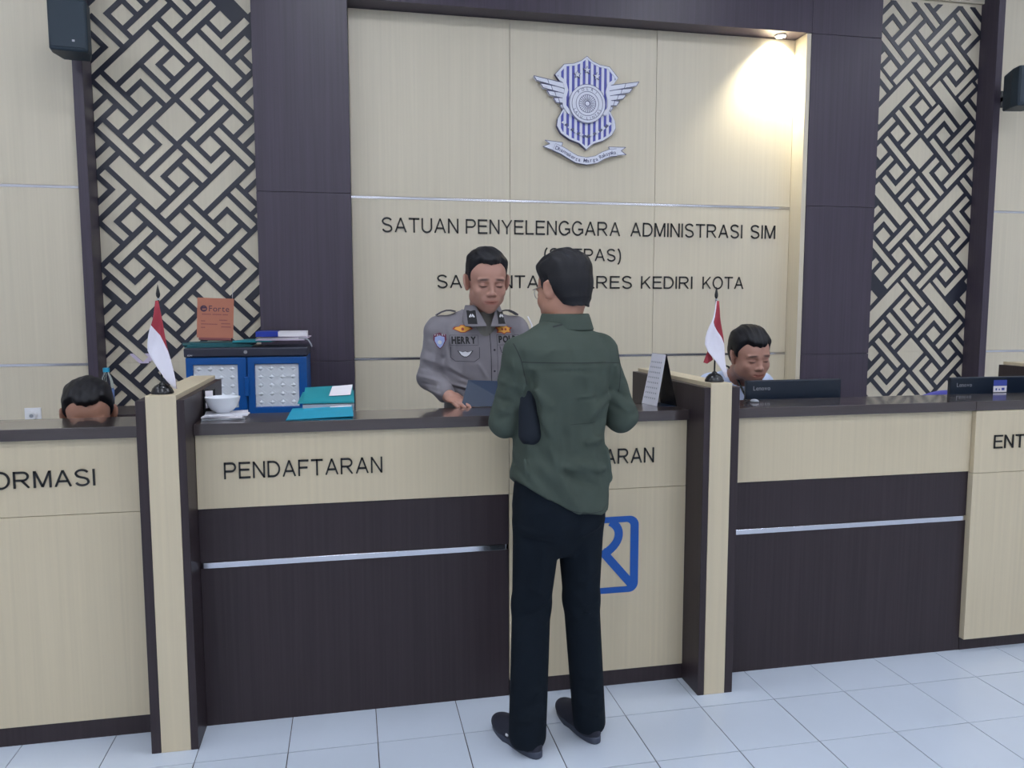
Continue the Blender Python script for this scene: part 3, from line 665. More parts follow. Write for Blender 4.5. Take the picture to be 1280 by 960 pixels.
# wall speakers
def speaker(x, z, rz, label):
    t = thing('wall_speaker', label, 'speaker', (x, 1.62, z), rz)
    sec = [(-.085, -.10), (.085, -.10), (.1, -.05), (.07, .085), (-.07, .085), (-.1, -.05)]
    mb = MB(); n = 6
    h = .125
    prof = [(-.088, -.1), (-.08, -.108), (.08, -.108), (.088, -.1), (.092, -.04), (.065, .09), (-.065, .09), (-.092, -.04)]
    v = []; 
    for zz, s in ((-h, .94), (-h + .01, 1), (h - .01, 1), (h, .95)):
        v += [(p[0] * s, p[1] * s, zz + (-.012 if zz > 0 else .006) * (p[1] + .1) / .2) for p in prof]
    n = 8; f = [tuple(range(n))[::-1], tuple(range(3 * n, 4 * n))]
    for k in range(3):
        for i in range(n): f.append((k * n + i, k * n + (i + 1) % n, (k + 1) * n + (i + 1) % n, (k + 1) * n + i))
    obj('cabinet', mb.add(v, f), M['speaker'], t, bevel=.004)
    obj('grille', MB().box(-.078, .078, -.1125, -.108, -.11, .11), M['speaker'], t, bevel=.002)
    b = MB(); b.box(.018, .03, -.1135, -.1124, -.082, -.072); obj('badge', b, M['silver'], t)
    br = MB().tube([(0, .08, 0), (0, .15, -.01), (0, DO - 1.62 - .0, -.01)], .014).box(-.03, .03, DO - 1.62 - .008, DO - 1.62 - .0005, -.06, .05)
    obj('wall_bracket', br, M['black_plastic'], t)
speaker(-1.115, 2.925, .10, 'dark grey wall speaker at the upper left')
speaker(4.57, 2.935, -.2, 'dark grey wall speaker at the upper right edge')

# wall socket behind the left clerk
t = thing('wall_socket', 'small white wall socket low on the left wall', 'socket', (-1.486, DO, .933))
obj('plate', MB().box(-.042, .042, -.009, -.0005, -.042, .042), M['white'], t, bevel=.003)
obj('plug', MB().tube([(0, -.009, 0), (0, -.03, 0)], [.024, .02], 16), M['white'], t)
obj('hole_ring', MB().tube([(0, -.0302, 0), (0, -.034, 0)], [.01, .01], 12), M['grey_print'], t)

# ceiling lights
for iy in range(4):
    for ix in range(4):
        x, y = -2.6 + ix * 2.75, -.3 - iy * 2.1
        t = thing('ceiling_light', 'square white ceiling light panel above the hall', 'ceiling light', (x, y, CEIL), group='ceiling light panels')
        obj('frame', MB().ring(rrect(.32, .32, .01)[::-1], rrect(.295, .295, .008)[::-1], 0, .03).xf(Matrix.Rotation(PI / 2, 4, 'X')).xf(Matrix.Translation((0, 0, -.0305))), M['light_frame'], t)
        obj('diffuser', MB().box(-.295, .295, -.295, .295, -.02, -.012), M['light'], t)
# recessed spot in the header
t = thing('spot_light', 'small round spot light under the dark header at the right end of the crest wall', 'spot light', (2.985, DP + .075, HDR))
obj('housing', MB().lathe([(.034, -.007), (.036, -.001)]), M['light_frame'], t)
obj('lens', MB().lathe([(.028, -.0095), (.028, -.0075)]), M['downlight'], t)
ld = bpy.data.lights.new('spot_lamp', 'SPOT'); ld.energy = SPOT; ld.spot_size = math.radians(115); ld.spot_blend = .7; ld.shadow_soft_size = .02; ld.color = (1, .93, .74)
lo = bpy.data.objects.new('spot_lamp', ld); COL.objects.link(lo); lo.parent = t; lo.location = (0, -.005, -.02); lo.rotation_euler = (math.radians(28), 0, 0)

# ================================================================ THINGS
# table flags
def flag(x, y, label, tweak=0):
    t = thing('table_flag', label, 'flag', (x, y, 1.2372))
    obj('base', MB().lathe([(.036, .0005), (.0365, .006), (.034, .010), (.031, .018), (.022, .028), (.010, .034), (.006, .04)], n=36), M['black_plastic'], t, smooth=True)
    obj('pole', MB().tube([(0, 0, .036), (0, 0, .325)], .0032, 12), M['black_plastic'], t, smooth=True)
    obj('finial', MB().lathe([(.003, .322), (.0062, .327), (.0068, .335), (.005, .345), (.0006, .366)], n=16), M['black_plastic'], t, smooth=True)
    obj('collar', MB().lathe([(.0045, .314), (.0045, .3205)], n=16), M['silver'], t)
    rows = [(0, -.006, .004, -.006), (.03, -.010, .008, -.010), (.06, -.015, .012, -.015), (.08, -.021, .015, -.021), (.095, -.026, .017, -.012), (.115, -.031, .020, .003), (.14, -.035, .024, .017),
            (.165, -.036, .028, .0275), (.195, -.026, .034, .0339), (.23, -.004, .040, .0399), (.265, .018, .046, .0459), (.295, .040, .050, .0499)]
    if tweak: rows = [(a, b * (1.45 if b < 0 else 1), c * .95, min(d * 1.0, c * .95 - .0002)) for a, b, c, d in rows]
    n = 8
    for nm, mt in (('red_stripe', 'red_cloth'), ('white_stripe', 'white_cloth')):
        v = []; f = []
        for r, (dz, a, b, c) in enumerate(rows):
            lo, hi = (c, b) if nm[0] == 'r' else (a, c)
            for k in range(n + 1):
                xx = lo + (hi - lo) * k / n
                yy = -.0165 + .009 * math.sin(xx * 95 + dz * 16) * min(1, dz * 12) - .003 * math.sin(dz * 30)
                v.append((xx, yy, .312 - dz))
        for r in range(len(rows) - 1):
            for k in range(n): a = r * (n + 1) + k; f.append((a, a + 1, a + n + 2, a + n + 1))
        o = obj(nm, MB().add(v, f), M[mt], t, smooth=True)
        s = o.modifiers.new('s', 'SOLIDIFY'); s.thickness = .0012; s.offset = 0
    if tweak:
        obj('red_fold', MB().add([(-.025, .004, .130), (-.046, .004, .075), (-.03, .002, .070), (-.006, .003, .085)], [(0, 1, 2, 3)]), M['red_cloth'], t)
    return t
flag(-.386, -.085, 'small red and white table flag on the left partition')
flag(1.6225, -.085, 'small red and white table flag on the right partition', 1)

# blue cabinet
t = thing('cabinet', 'blue plastic cabinet with white embossed door inserts behind the counter', 'cabinet', (-.2875, 1.54, 0))
def cb(n, mb, m, par=None, **k):
    o = obj(n, mb, m, par or t, **k)
    if par is None: o.location = (-t.location.x, -t.location.y, 0)
    return o
cb('body', MB().box(-.588, .013, 1.368, 1.73, .02, 1.272), M['blue_plastic'], bevel=.004)
cb('top', MB().box(-.594, .019, 1.345, 1.74, 1.272, 1.318), M['navy_top'], bevel=.006)
cb('lock', MB().lathe([(.009, 0), (.009, .004)], n=16).xf(Matrix.Translation((-.292, 1.345, 1.296)) @ Matrix.Rotation(PI / 2, 4, 'X')), M['silver'])
cb('logo', flat_word(MB(), 'ION', -.575, -.553, 1.277, .008, 1.3445, .0005), M['badge_white'])
for r, (z0, z1) in enumerate(((.965, 1.268), (.655, .96), (.345, .65), (.035, .34))):
    for c, (x0, x1) in enumerate(((-.587, -.293), (-.285, .012))):
        d = cb('door', MB().ring([(x0, z0), (x1, z0), (x1, z1), (x0, z1)], [(x0 + .034, z0 + .042), (x1 - .042, z0 + .042), (x1 - .042, z1 - .036), (x0 + .034, z1 - .036)], 1.35, 1.367), M['blue_plastic'], bevel=.003)
        ax, bx, az, bz = x0 + .035, x1 - .043, z0 + .043, z1 - .037
        mb = MB(); nx, nz = 4, 5
        for i in range(nx):
            for j in range(nz):
                cx_ = ax + (i + .5) * (bx - ax) / nx; cz_ = az + (j + .5) * (bz - az) / nz; hx = (bx - ax) / nx / 2; hz = (bz - az) / nz / 2
                mb.add([(cx_ - hx * .55, 1.3615, cz_ - .0), (cx_, 1.3615, cz_ - hz * .55), (cx_ + hx * .55, 1.3615, cz_), (cx_, 1.3615, cz_ + hz * .55), (cx_, 1.3530, cz_)], [(0, 1, 4), (1, 2, 4), (2, 3, 4), (3, 0, 4)])
        mb.box(ax, bx, 1.362, 1.366, az, bz)
        for k in range(-nz - 1, nx + nz + 1):
            for s in (1, -1):
                p0 = (ax + (k + .5) * (bx - ax) / nx, az); sl = (bz - az) / nz / ((bx - ax) / nx)
                a_ = (ax, az + (ax - p0[0]) * sl) if s > 0 else (ax, az - (ax - p0[0]) * sl)
                b_ = (bx, az + (bx - p0[0]) * sl) if s > 0 else (bx, az - (bx - p0[0]) * sl)
                pts = []
                for P0, P1 in ((a_, b_),):
                    t0, t1 = 0, 1; dz_ = P1[1] - P0[1]
                    if dz_:
                        ta, tb = sorted(((az - P0[1]) / dz_, (bz - P0[1]) / dz_)); t0, t1 = max(0, ta), min(1, tb)
                    if t1 - t0 > .02:
                        pts = [(P0[0] + (P1[0] - P0[0]) * q, P0[1] + dz_ * q) for q in (t0, t1)]
                if pts: mb.stroke(pts, .004, 1.3595, 1.363)
        cb('door_insert', mb, M['embossed'], d)
        if c == 0: cb('handle', MB().box(-.304, -.281, 1.341, 1.349, (z0 + z1) / 2 - .05, (z0 + z1) / 2 + .05), M['blue_plastic'], bevel=.003)

# things on the cabinet
t = thing('sign_card', 'orange card sign with dark lettering standing on the blue cabinet', 'sign', (-.452, 1.42, 1.3182), rot=(math.radians(-5), math.radians(-1.5), math.radians(4)))
t.rotation_euler = (math.radians(-6), math.radians(2), 0)
obj('card', MB().box(-.09, .09, 0, .0025, .028, .235), M['orange'], t)
mb = MB(); flat_word(mb, 'Forte', -.032, .068, .165, .030, -.0006, .0005)
obj('title', mb, M['purple_ink'], t)
mb = MB(); mb.stroke([(-.073, .182), (-.045, .184)], .009, -.0006, -.0001); mb.ring([(p[0] - .058, p[1] + .179) for p in disc(.017, 20)][::-1], [(p[0] - .056, p[1] + .179) for p in disc(.010, 20)][::-1], -.0006, -.0001)
mb.stroke([(-.064, .168), (-.048, .17)], .007, -.0007, -.0001); obj('emblem', mb, M['purple_ink'], t)
mb = MB()
for i, (a, b, zz) in enumerate(((-.066, -.022, .147), (-.014, .03, .147), (.036, .062, .147), (-.07, -.05, .112), (.02, .06, .118), (-.07, .01, .096), (.03, .075, .1), (-.07, -.05, .078), (.03, .078, .083))):
    x = a
    while x < b: mb.box(x, min(b, x + .006), -.0006, -.0001, zz, zz + .005); x += .0075
obj('small_print', mb, M['orange_ink'], t)
obj('easel_leg', MB().box(-.02, .02, .0026, .045, .0285, .032).box(-.005, .005, .0026, .006, .03, .16), M['orange'], t)
obj('stand_foot', MB().box(-.08, .08, -.004, .05, .016, .0278), M['orange_ink'], t)
t.location.z = 1.3182 + .022
obj('hanging_wire', MB().tube([(.082, .004, .232), (.084, .006, .30)], .0014, 6), M['silver'], t)

def sheetpile(name, labels, cat, cx_, cy_, z, w, d, n, th, mt, rz, jit=.02, group=None, tilt=0):
    """loose folders lying on one another, each its own thing"""
    for i in range(n):
        o = obj(name, MB().box(-w / 2, w / 2, -d / 2, d / 2, 0, th), M[mt], bevel=min(.0008, th / 3)); label = labels[i]
        o.location = (cx_ + random.uniform(-jit, jit), cy_ + random.uniform(-jit / 2, jit / 2), z + i * (th + .0004)); o.rotation_euler = (0, tilt, rz + random.uniform(-.12, .12))
        tag(o, label, cat, group)
sheetpile('folder', ['dark teal folder at the bottom of the pile on the blue cabinet', 'second dark teal folder from the bottom of the pile on the blue cabinet', 'second dark teal folder from the top, under the orange sign', 'dark teal folder directly beside the foot of the orange sign'], 'folder', -.45, 1.53, 1.3184, .33, .24, 4, .0055, 'dark_teal', .1, .02, 'dark teal folders on the blue cabinet')
sheetpile('folder', ['lower green teal folder left of the blue and white binder', 'upper green teal folder left of the blue and white binder'], 'folder', -.25, 1.53, 1.3425, .20, .24, 2, .004, 'teal_green', -.1, .012, 'green teal folders on the blue cabinet')
def book(name, label, cat, loc, w, d, h, rz, cover, split=.5, rot=None):
    t = thing(name, label, cat, loc, rz)
    obj('pages', MB().box(-w / 2 + .002, w / 2 - .001, -d / 2 + .002, d / 2 - .002, .0018, h - .0018), M['paper'], t)
    obj('cover', MB().box(-w / 2, w / 2, -d / 2, d / 2, 0, .0018).box(-w / 2, w / 2, -d / 2, d / 2, h - .0018, h).box(-w / 2, -w / 2 + .0018, -d / 2, d / 2, .0018, h - .0018), M[cover], t, bevel=.0005)
    return t
t = thing('paper_stack', 'thick lilac white stack of papers on the right side of the blue cabinet', 'papers', (-.115, 1.50, 1.3515), -.03)
for k in range(3): obj('sheet_bundle', MB().box(-.13 + k * .014, .12 + .01 * k, -.1, .1, k * .0065, k * .0065 + .006), M[('lilac_paper_and_glare', 'paper', 'lilac_paper_and_glare')[k]], t, bevel=.001)
obj('ribbon', MB().stroke([(.09, .012), (.12, .012), (.14, .002), (.152, -.018), (.158, -.034)], .006, -.104, -.098), M['grey_print'], t)
t = book('binder', 'blue and white binder on top of the papers on the blue cabinet', 'binder', (-.115, 1.49, 1.3720), .26, .2, .026, .03, 'paper')
obj('blue_cover', MB().box(-.132, -.02, -.102, .102, -.0008, .0272), M['binder_blue'], t, bevel=.002)

# bowl and booklets on the middle worktop
for i, (w, d, rz, mt) in enumerate(((.15, .13, .05, 'grey_print'), (.145, .125, -.1, 'paper'), (.15, .13, .12, 'offwhite'))):
    o = obj('booklet', MB().box(-w / 2, w / 2, -d / 2, d / 2, 0, .006), M[mt], bevel=.001); o.location = (-.2315 + i * .003 + .012, .125, ZT + .0003 + i * .0064); o.rotation_euler = (0, 0, rz)
    tag(o, ('grey booklet at the bottom of the pile under the bowl', 'white booklet in the middle of the pile under the bowl', 'off white booklet directly under the bowl')[i], 'booklet')
zb = ZT + .0003 + 3 * .0064 + .0003
t = thing('bowl', 'white porcelain bowl on booklets beside the left partition', 'bowl', (-.228, .135, zb))
pr_ = [(.026, 0), (.028, .004), (.040, .010), (.052, .024), (.059, .042), (.063, .058), (.0605, .058), (.056, .042), (.049, .025), (.036, .013), (.004, .010)]
obj('bowl_body', MB().lathe(pr_, n=48), M['porcelain'], t, smooth=True)
t = thing('card_holder', 'small dark framed card leaning at the back end of the left partition', 'card', (-.285, .20, ZT + .0004), .5)
obj('frame', MB().box(-.022, .022, -.004, .004, 0, .10), M['black_plastic'], t, bevel=.001)
obj('card', MB().box(-.016, .012, -.0052, -.0041, .03, .095), M['paper'], t)
obj('foot', MB().box(-.022, .022, .0041, .035, 0, .006), M['black_plastic'], t)

# teal folders
def quadslab(pts, th):
    n = Vector(pts[1]) - Vector(pts[0]); m_ = Vector(pts[3]) - Vector(pts[0]); nn = n.cross(m_).normalized() * th
    v = [tuple(p) for p in pts] + [tuple(Vector(p) + nn) for p in pts]
    return MB().add(v, [(3, 2, 1, 0), (4, 5, 6, 7), (0, 1, 5, 4), (1, 2, 6, 5), (2, 3, 7, 6), (3, 0, 4, 7)])
t = thing('folder', 'bright teal folder lying at the front edge of the middle worktop', 'folder', (.125, .13, ZT + .0006))
obj('back_cover', quadslab([(-.12, -.125, 0), (.118, -.137, 0), (.112, .175, .004), (-.112, .165, .004)], .0012), M['teal'], t)
obj('front_cover', quadslab([(-.118, -.128, .0018), (.12, -.135, .010), (.116, .172, .016), (-.116, .162, .006)], .0012), M['teal'], t)
obj('paper_slip', quadslab([(.03, .115, .0135), (.112, .105, .0152), (.115, .165, .0185), (.034, .172, .0160)], .0006), M['paper'], t)
t = thing('folder', 'green teal folder with a white note behind the bright teal one', 'folder', (.15, .372, ZT + .028), 0)
obj('back_cover', quadslab([(-.12, -.10, 0), (.10, -.11, 0.0), (.10, .09, .028), (-.11, .10, .024)], .0014), M['teal_green'], t)
obj('front_cover', quadslab([(-.10, -.09, .0035), (.095, -.10, .0035), (.095, .10, .05), (-.10, .11, .042)], .0014), M['teal_green'], t)
obj('note', quadslab([(.0, -.04, .022), (.085, -.035, .024), (.095, .075, .055), (.012, .06, .050)], .0006), M['paper'], t)
obj('support_box', MB().box(-.10, .10, -.105, -.042, -(ZT + .028) + .7352, -.004), M['grey_print'], t)

# navy folder held by the officer
t = thing('folder', 'dark navy document folder held up by the officer over the worktop', 'folder', (.70, .235, ZT + .002))
obj('front_cover', quadslab([(-.025, .005, .002), (.185, -.02, .002), (.20, .055, .095), (.012, .055, .105)], -.0015), M['navy_folder'], t)
obj('back_cover', quadslab([(-.02, .012, .001), (.19, -.01, .001), (.205, .064, .092), (.018, .064, .10)], -.0015), M['navy_folder'], t)
obj('sheet', quadslab([(-.015, .009, .003), (.185, -.014, .003), (.20, .059, .085), (.02, .059, .094)], -.001), M['paper'], t)

# tent calendar
t = thing('desk_calendar', 'white and black tent calendar on the worktop by the right partition', 'calendar', (1.49, .16, ZT + .0006))
obj('page', quadslab([(-.047, .06, 0), (-.024, -.051, 0), (.010, -.055, .212), (-.006, .055, .212)], -.0012), M['offwhite'], t)
obj('back_board', quadslab([(.035, .05, 0), (.056, -.068, 0), (.0125, -.058, .213), (-.004, .058, .213)], .0022), M['black_plastic'], t)
obj('base_board', quadslab([(-.046, .058, 0), (-.023, -.050, 0), (.054, -.066, 0), (.034, .050, 0)], .0012), M['navy_folder'], t)
mb = MB()
for i in range(8):
    k = .12 + .1 * i
    for j in range(6):
        a = .12 + j * .13
        P = Vector((-.047, .06, 0)).lerp(Vector((-.024, -.051, 0)), a); Q = Vector((-.006, .055, .212)).lerp(Vector((.010, -.055, .212)), a)
        c0 = P.lerp(Q, k) + Vector((-.0022, -.0008, .0004)); dx = Vector((.0023, -.0111, 0)) * .6; dz = (Q - P) * .03
        mb.add([tuple(c0), tuple(c0 + dx), tuple(c0 + dx + dz), tuple(c0 + dz)], [(0, 1, 2, 3)])
obj('printed_dates', mb, M['grey_print'], t)

# monitors
def monitor(x0, x1, y, z1, label, extra=False):
    xm = (x0 + x1) / 2; t = thing('monitor', label, 'monitor', (xm, y, .7354)); h = z1 - .7354; w = (x1 - x0) / 2
    obj('shell', MB().box(-w, w, 0, .022, h - .29, h), M['monitor'], t, bevel=.005)
    obj('back_bulge', MB().box(-w * .55, w * .55, -.018, -.0005, h - .26, h - .11), M['monitor'], t, bevel=.006)
    obj('screen', MB().box(-w + .008, w - .008, .0225, .0235, h - .275, h - .01), M['black_plastic'], t)
    obj('stand', MB().box(-.03, .03, -.045, -.019, .012, h - .12).box(-.029, .029, -.019, .0, h - .2, h - .13), M['monitor'], t, bevel=.003)
    obj('foot', MB().box(-.11, .11, -.09, .09, 0, .011), M['monitor'], t, bevel=.003)
    obj('maker_name', flat_word(MB(), 'Lenovo', -w + .035, -w + .118, h - .045, .019, -.0008, .0006), M['silver'], t)
    if extra:
        obj('label_top', MB().box(.0, .075, -.001, 0, h - .044, h - .016), M['label_blue'], t)
        obj('label_bottom', MB().box(.0, .075, -.001, 0, h - .075, h - .045), M['paper'], t)
        obj('label_print', MB().box(.012, .02, -.0016, -.0011, h - .066, h - .056).box(.03, .036, -.0016, -.0011, h - .066, h - .058).box(.046, .062, -.0016, -.0011, h - .066, h - .054), M['label_blue'], t)
    return t
monitor(1.987, 2.466, .34, 1.194, 'dark monitor seen from behind in front of the seated clerk on the right')
monitor(3.05, 3.53, .34, 1.187, 'dark monitor with a blue and white label at the right edge', True)

t = thing('mouse', 'small pale grey mouse with a black cable beside the right monitor', 'mouse', (1.925, .15, ZT + .0004), .6)
obj('shell', MB().lathe([(.016, 0), (.022, .004), (.021, .012), (.014, .020), (.004, .023)], n=24).xf(Matrix.Diagonal((.6, .9, .6, 1))), M['grey_print'], t, smooth=True)
obj('cable', MB().tube([(0, .032, .006), (.0, .05, .010), (.02, .06, .004), (.05, .055, .0022), (.07, .03, .0022)], .002, 8), M['black_plastic'], t, smooth=True)

# water bottle on a low cupboard behind the left clerk
t = thing('low_cupboard', 'low cream cupboard behind the left clerk, hidden by the worktop', 'cupboard', (-.93, 1.42, 0))
obj('body', MB().box(-.18, .18, -.14, .2, .04, .98), M['cream'], t, bevel=.002); obj('top', MB().box(-.19, .19, -.15, .21, .98, .998), M['wenge'], t, bevel=.002); obj('plinth', MB().box(-.17, .17, -.12, .19, 0, .04), M['wenge'], t)
t = thing('water_bottle', 'clear plastic water bottle with a cyan cap beside the left clerk', 'bottle', (-.965, 1.36, 1.0184 - .02))
obj('bottle_body', MB().lathe([(.024, 0), (.030, .004), (.0315, .02), (.030, .03), (.0315, .05), (.0315, .13), (.030, .15), (.024, .175), (.0135, .196), (.0125, .212)], n=28), M['bottle'], t, smooth=True)
obj('label', MB().lathe([(.0322, .06), (.0322, .12)], n=28), M['bottle_label'], t, smooth=True)
obj('cap', MB().lathe([(.0155, .205), (.0155, .224), (.0145, .226)], n=24), M['cap_blue'], t)

# office chairs
def chair(x, y, rz, label, mt, hz=.92):
    t = thing('office_chair', label, 'chair', (x, y, 0), rz)
    obj('seat', MB().box(-.22, .22, -.20, .21, .42, .48), M[mt], t, bevel=.02)
    mb = MB(); v = []
    for k in range(9):
        xx = -.2 + .05 * k; cz_ = hz - .05 * (xx / .2) ** 2
        v.append((xx, cz_))
    obj('backrest', MB().prism([(-.19, .56)] + v + [(.19, .56)], -.275, -.225), M[mt], t, bevel=.012)
    obj('back_bar', MB().box(-.03, .03, -.30, -.276, .4, .75).box(-.03, .03, -.2755, -.1, .385, .405), M['black_plastic'], t)
    obj('gas_post', MB().lathe([(.03, .09), (.03, .25), (.02, .25), (.02, .419)], n=16), M['black_plastic'], t)
    for k in range(5):
        a = 2 * PI * k / 5 + .3
        l = obj('leg', MB().tube([(0, 0, .085), (.27 * math.cos(a), .27 * math.sin(a), .06)], [.022, .013], 8), M['black_plastic'], t)
        obj('castor', MB().tube([(.27 * math.cos(a) - .012, .27 * math.sin(a), .027), (.27 * math.cos(a) + .012, .27 * math.sin(a), .027)], .026, 12), M['black_plastic'], l)
    return t
chair(-.93, .80, PI, 'black office chair under the left clerk', 'seat_black', .85)
chair(2.2, .88, PI, 'black office chair under the right clerk', 'seat_black', .85)
chair(3.69, .88, PI - .1, 'chair with a purple blue backrest behind the right monitor', 'purple_fabric', 1.03)

# bright reflection on the lattice, painted as pale lilac copies of its bars
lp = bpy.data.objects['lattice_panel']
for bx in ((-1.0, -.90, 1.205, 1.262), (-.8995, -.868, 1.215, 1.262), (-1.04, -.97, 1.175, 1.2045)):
    obj('painted_glare', lattice(LAT[0], -.6985, 2.570, *bx, LD - .0030, LD - .0017), M['lilac_paper_and_glare'], lp)

# ================================================================ PEOPLE (signed distance fields -> surface nets)
def smin(a, b, k):
    if k <= 0: return np.minimum(a, b)
    h = np.clip(.5 + .5 * (b - a) / k, 0, 1); return b * (1 - h) + a * h - k * h * (1 - h)
def frame(loc=(0, 0, 0), rot=(0, 0, 0), s=1):
    return Matrix.Translation(loc) @ Euler(rot, 'XYZ').to_matrix().to_4x4() @ Matrix.Scale(s, 4)
class Field:
    def __init__(s, xs, ys, zs):
        s.xs, s.ys, s.zs = [np.asarray(a, np.float32) for a in (xs, ys, zs)]
        s.F = np.full((len(xs), len(ys), len(zs)), .08, np.float32)
    def _sub(s, lo, hi):
        sl = []
        for a, l, h in zip((s.xs, s.ys, s.zs), lo, hi):
            i = max(0, np.searchsorted(a, l) - 1); j = min(len(a), np.searchsorted(a, h) + 1); sl.append(slice(i, max(i, j)))
        return tuple(sl)
    def prim(s, fn, lo, hi, M4=None, k=.01, op='add', mg=None):
        """fn(x,y,z) in local coords; lo, hi local box"""
        M4 = M4 or Matrix(); sc = M4.to_scale()[0]
        cs = [M4 @ Vector((a, b, c)) for a in (lo[0], hi[0]) for b in (lo[1], hi[1]) for c in (lo[2], hi[2])]
        m = (mg if mg is not None else max(.02, k * 1.5))
        L = [min(c[i] for c in cs) - m for i in range(3)]; H = [max(c[i] for c in cs) + m for i in range(3)]
        sl = s._sub(L, H)
        if any(a.stop - a.start <= 0 for a in sl): return s
        X, Y, Z = np.meshgrid(s.xs[sl[0]], s.ys[sl[1]], s.zs[sl[2]], indexing='ij')
        I = np.array(M4.inverted(), np.float32)
        x = I[0, 0] * X + I[0, 1] * Y + I[0, 2] * Z + I[0, 3]; y = I[1, 0] * X + I[1, 1] * Y + I[1, 2] * Z + I[1, 3]; z = I[2, 0] * X + I[2, 1] * Y + I[2, 2] * Z + I[2, 3]
        d = fn(x, y, z) * sc; C_ = s.F[sl]
        if op == 'add': s.F[sl] = smin(C_, d, k * sc if M4 else k)
        elif op == 'sub': s.F[sl] = -smin(-C_, d, k * sc)
        elif op == 'int': s.F[sl] = np.maximum(C_, d)
        elif op == 'disp': s.F[sl] = C_ + d
        return s
    def ell(s, c, r, M4=None, k=.01, op='add', rot=None):
        M4 = (M4 or Matrix()) @ frame(c, rot or (0, 0, 0)); a, b, e = r
        def f(x, y, z):
            k0 = np.sqrt((x / a) ** 2 + (y / b) ** 2 + (z / e) ** 2); k1 = np.sqrt((x / a ** 2) ** 2 + (y / b ** 2) ** 2 + (z / e ** 2) ** 2) + 1e-6
            return k0 * (k0 - 1) / k1
        return s.prim(f, (-a, -b, -e), (a, b, e), M4, k, op)
    def cap(s, a, b, ra, rb=None, M4=None, k=.01, op='add', flat=None):
        rb = ra if rb is None else rb; A = np.array(a, np.float32); B = np.array(b, np.float32); d = B - A; dd = float(d @ d) + 1e-9
        def f(x, y, z):
            t = np.clip(((x - A[0]) * d[0] + (y - A[1]) * d[1] + (z - A[2]) * d[2]) / dd, 0, 1)
            return np.sqrt((x - A[0] - t * d[0]) ** 2 + (y - A[1] - t * d[1]) ** 2 + (z - A[2] - t * d[2]) ** 2) - (ra + (rb - ra) * t)
        r = max(ra, rb); return s.prim(f, np.minimum(A, B) - r, np.maximum(A, B) + r, M4, k, op)
    def loft(s, rows, M4=None, k=.01, op='add', p=2.3, shell=0):
        """rows: (z, half width, half depth, cx, cy)"""
        R = np.array(rows, np.float32); z0, z1 = R[0, 0], R[-1, 0]
        def f(x, y, z):
            a = np.interp(z, R[:, 0], R[:, 1]); b = np.interp(z, R[:, 0], R[:, 2]); cx_ = np.interp(z, R[:, 0], R[:, 3]); cy_ = np.interp(z, R[:, 0], R[:, 4])
            q = (np.abs((x - cx_) / a) ** p + np.abs((y - cy_) / b) ** p) ** (1 / p)
            dd = (q - 1) * np.minimum(a, b)
            if shell: dd = np.abs(dd) - shell
            return np.maximum(dd, np.maximum(z0 - z, z - z1))
        a = R[:, 1].max(); b = R[:, 2].max()
        return s.prim(f, (R[:, 3].min() - a, R[:, 4].min() - b, z0), (R[:, 3].max() + a, R[:, 4].max() + b, z1), M4, k, op)
    def fold(s, a, b, w, amp, M4=None):
        """ridge (amp > 0) or groove along a-b"""
        A = np.array(a, np.float32); B = np.array(b, np.float32); d = B - A; dd = float(d @ d) + 1e-9; w2 = w
        def f(x, y, z):
            t = np.clip(((x - A[0]) * d[0] + (y - A[1]) * d[1] + (z - A[2]) * d[2]) / dd, 0, 1)
            q = (x - A[0] - t * d[0]) ** 2 + (y - A[1] - t * d[1]) ** 2 + (z - A[2] - t * d[2]) ** 2
            return -amp * np.exp(-q / (w2 * w2)) * np.clip(np.minimum(t, 1 - t) * 5 + .3, 0, 1)
        return s.prim(f, np.minimum(A, B) - 2.5 * w, np.maximum(A, B) + 2.5 * w, M4, 0, 'disp', mg=0)
    def pfold(s, a, b, w, amp, side=-1, yl=0):
        """crease drawn in the xz plane, applied only where side*y > side*yl"""
        A = np.array(a, np.float32); B = np.array(b, np.float32); d = B - A; dd = float(d @ d) + 1e-9
        def f(x, y, z):
            t = np.clip(((x - A[0]) * d[0] + (z - A[1]) * d[1]) / dd, 0, 1)
            q = (x - A[0] - t * d[0]) ** 2 + (z - A[1] - t * d[1]) ** 2
            return np.where(side * (y - yl) > 0, -amp * np.exp(-q / (w * w)) * np.clip(np.minimum(t, 1 - t) * 4 + .25, 0, 1), 0)
        lo = (min(a[0], b[0]) - 2.5 * w, s.ys[0], min(a[1], b[1]) - 2.5 * w); hi = (max(a[0], b[0]) + 2.5 * w, s.ys[-1], max(a[1], b[1]) + 2.5 * w)
        return s.prim(f, lo, hi, None, 0, 'disp', mg=0)
    def mesh(s):
        F = s.F; ins = F < 0
        c = np.zeros(tuple(n - 1 for n in F.shape), np.uint8)
        for i in (0, 1):
            for j in (0, 1):
                for k in (0, 1): c += ins[i:F.shape[0] - 1 + i, j:F.shape[1] - 1 + j, k:F.shape[2] - 1 + k]
        act = (c > 0) & (c < 8); I = np.argwhere(act); idm = np.full(act.shape, -1, np.int32); idm[act] = np.arange(len(I))
        ax = (s.xs, s.ys, s.zs); acc = np.zeros((len(I), 3)); cnt = np.zeros(len(I))
        cn = [(i, j, k) for i in (0, 1) for j in (0, 1) for k in (0, 1)]
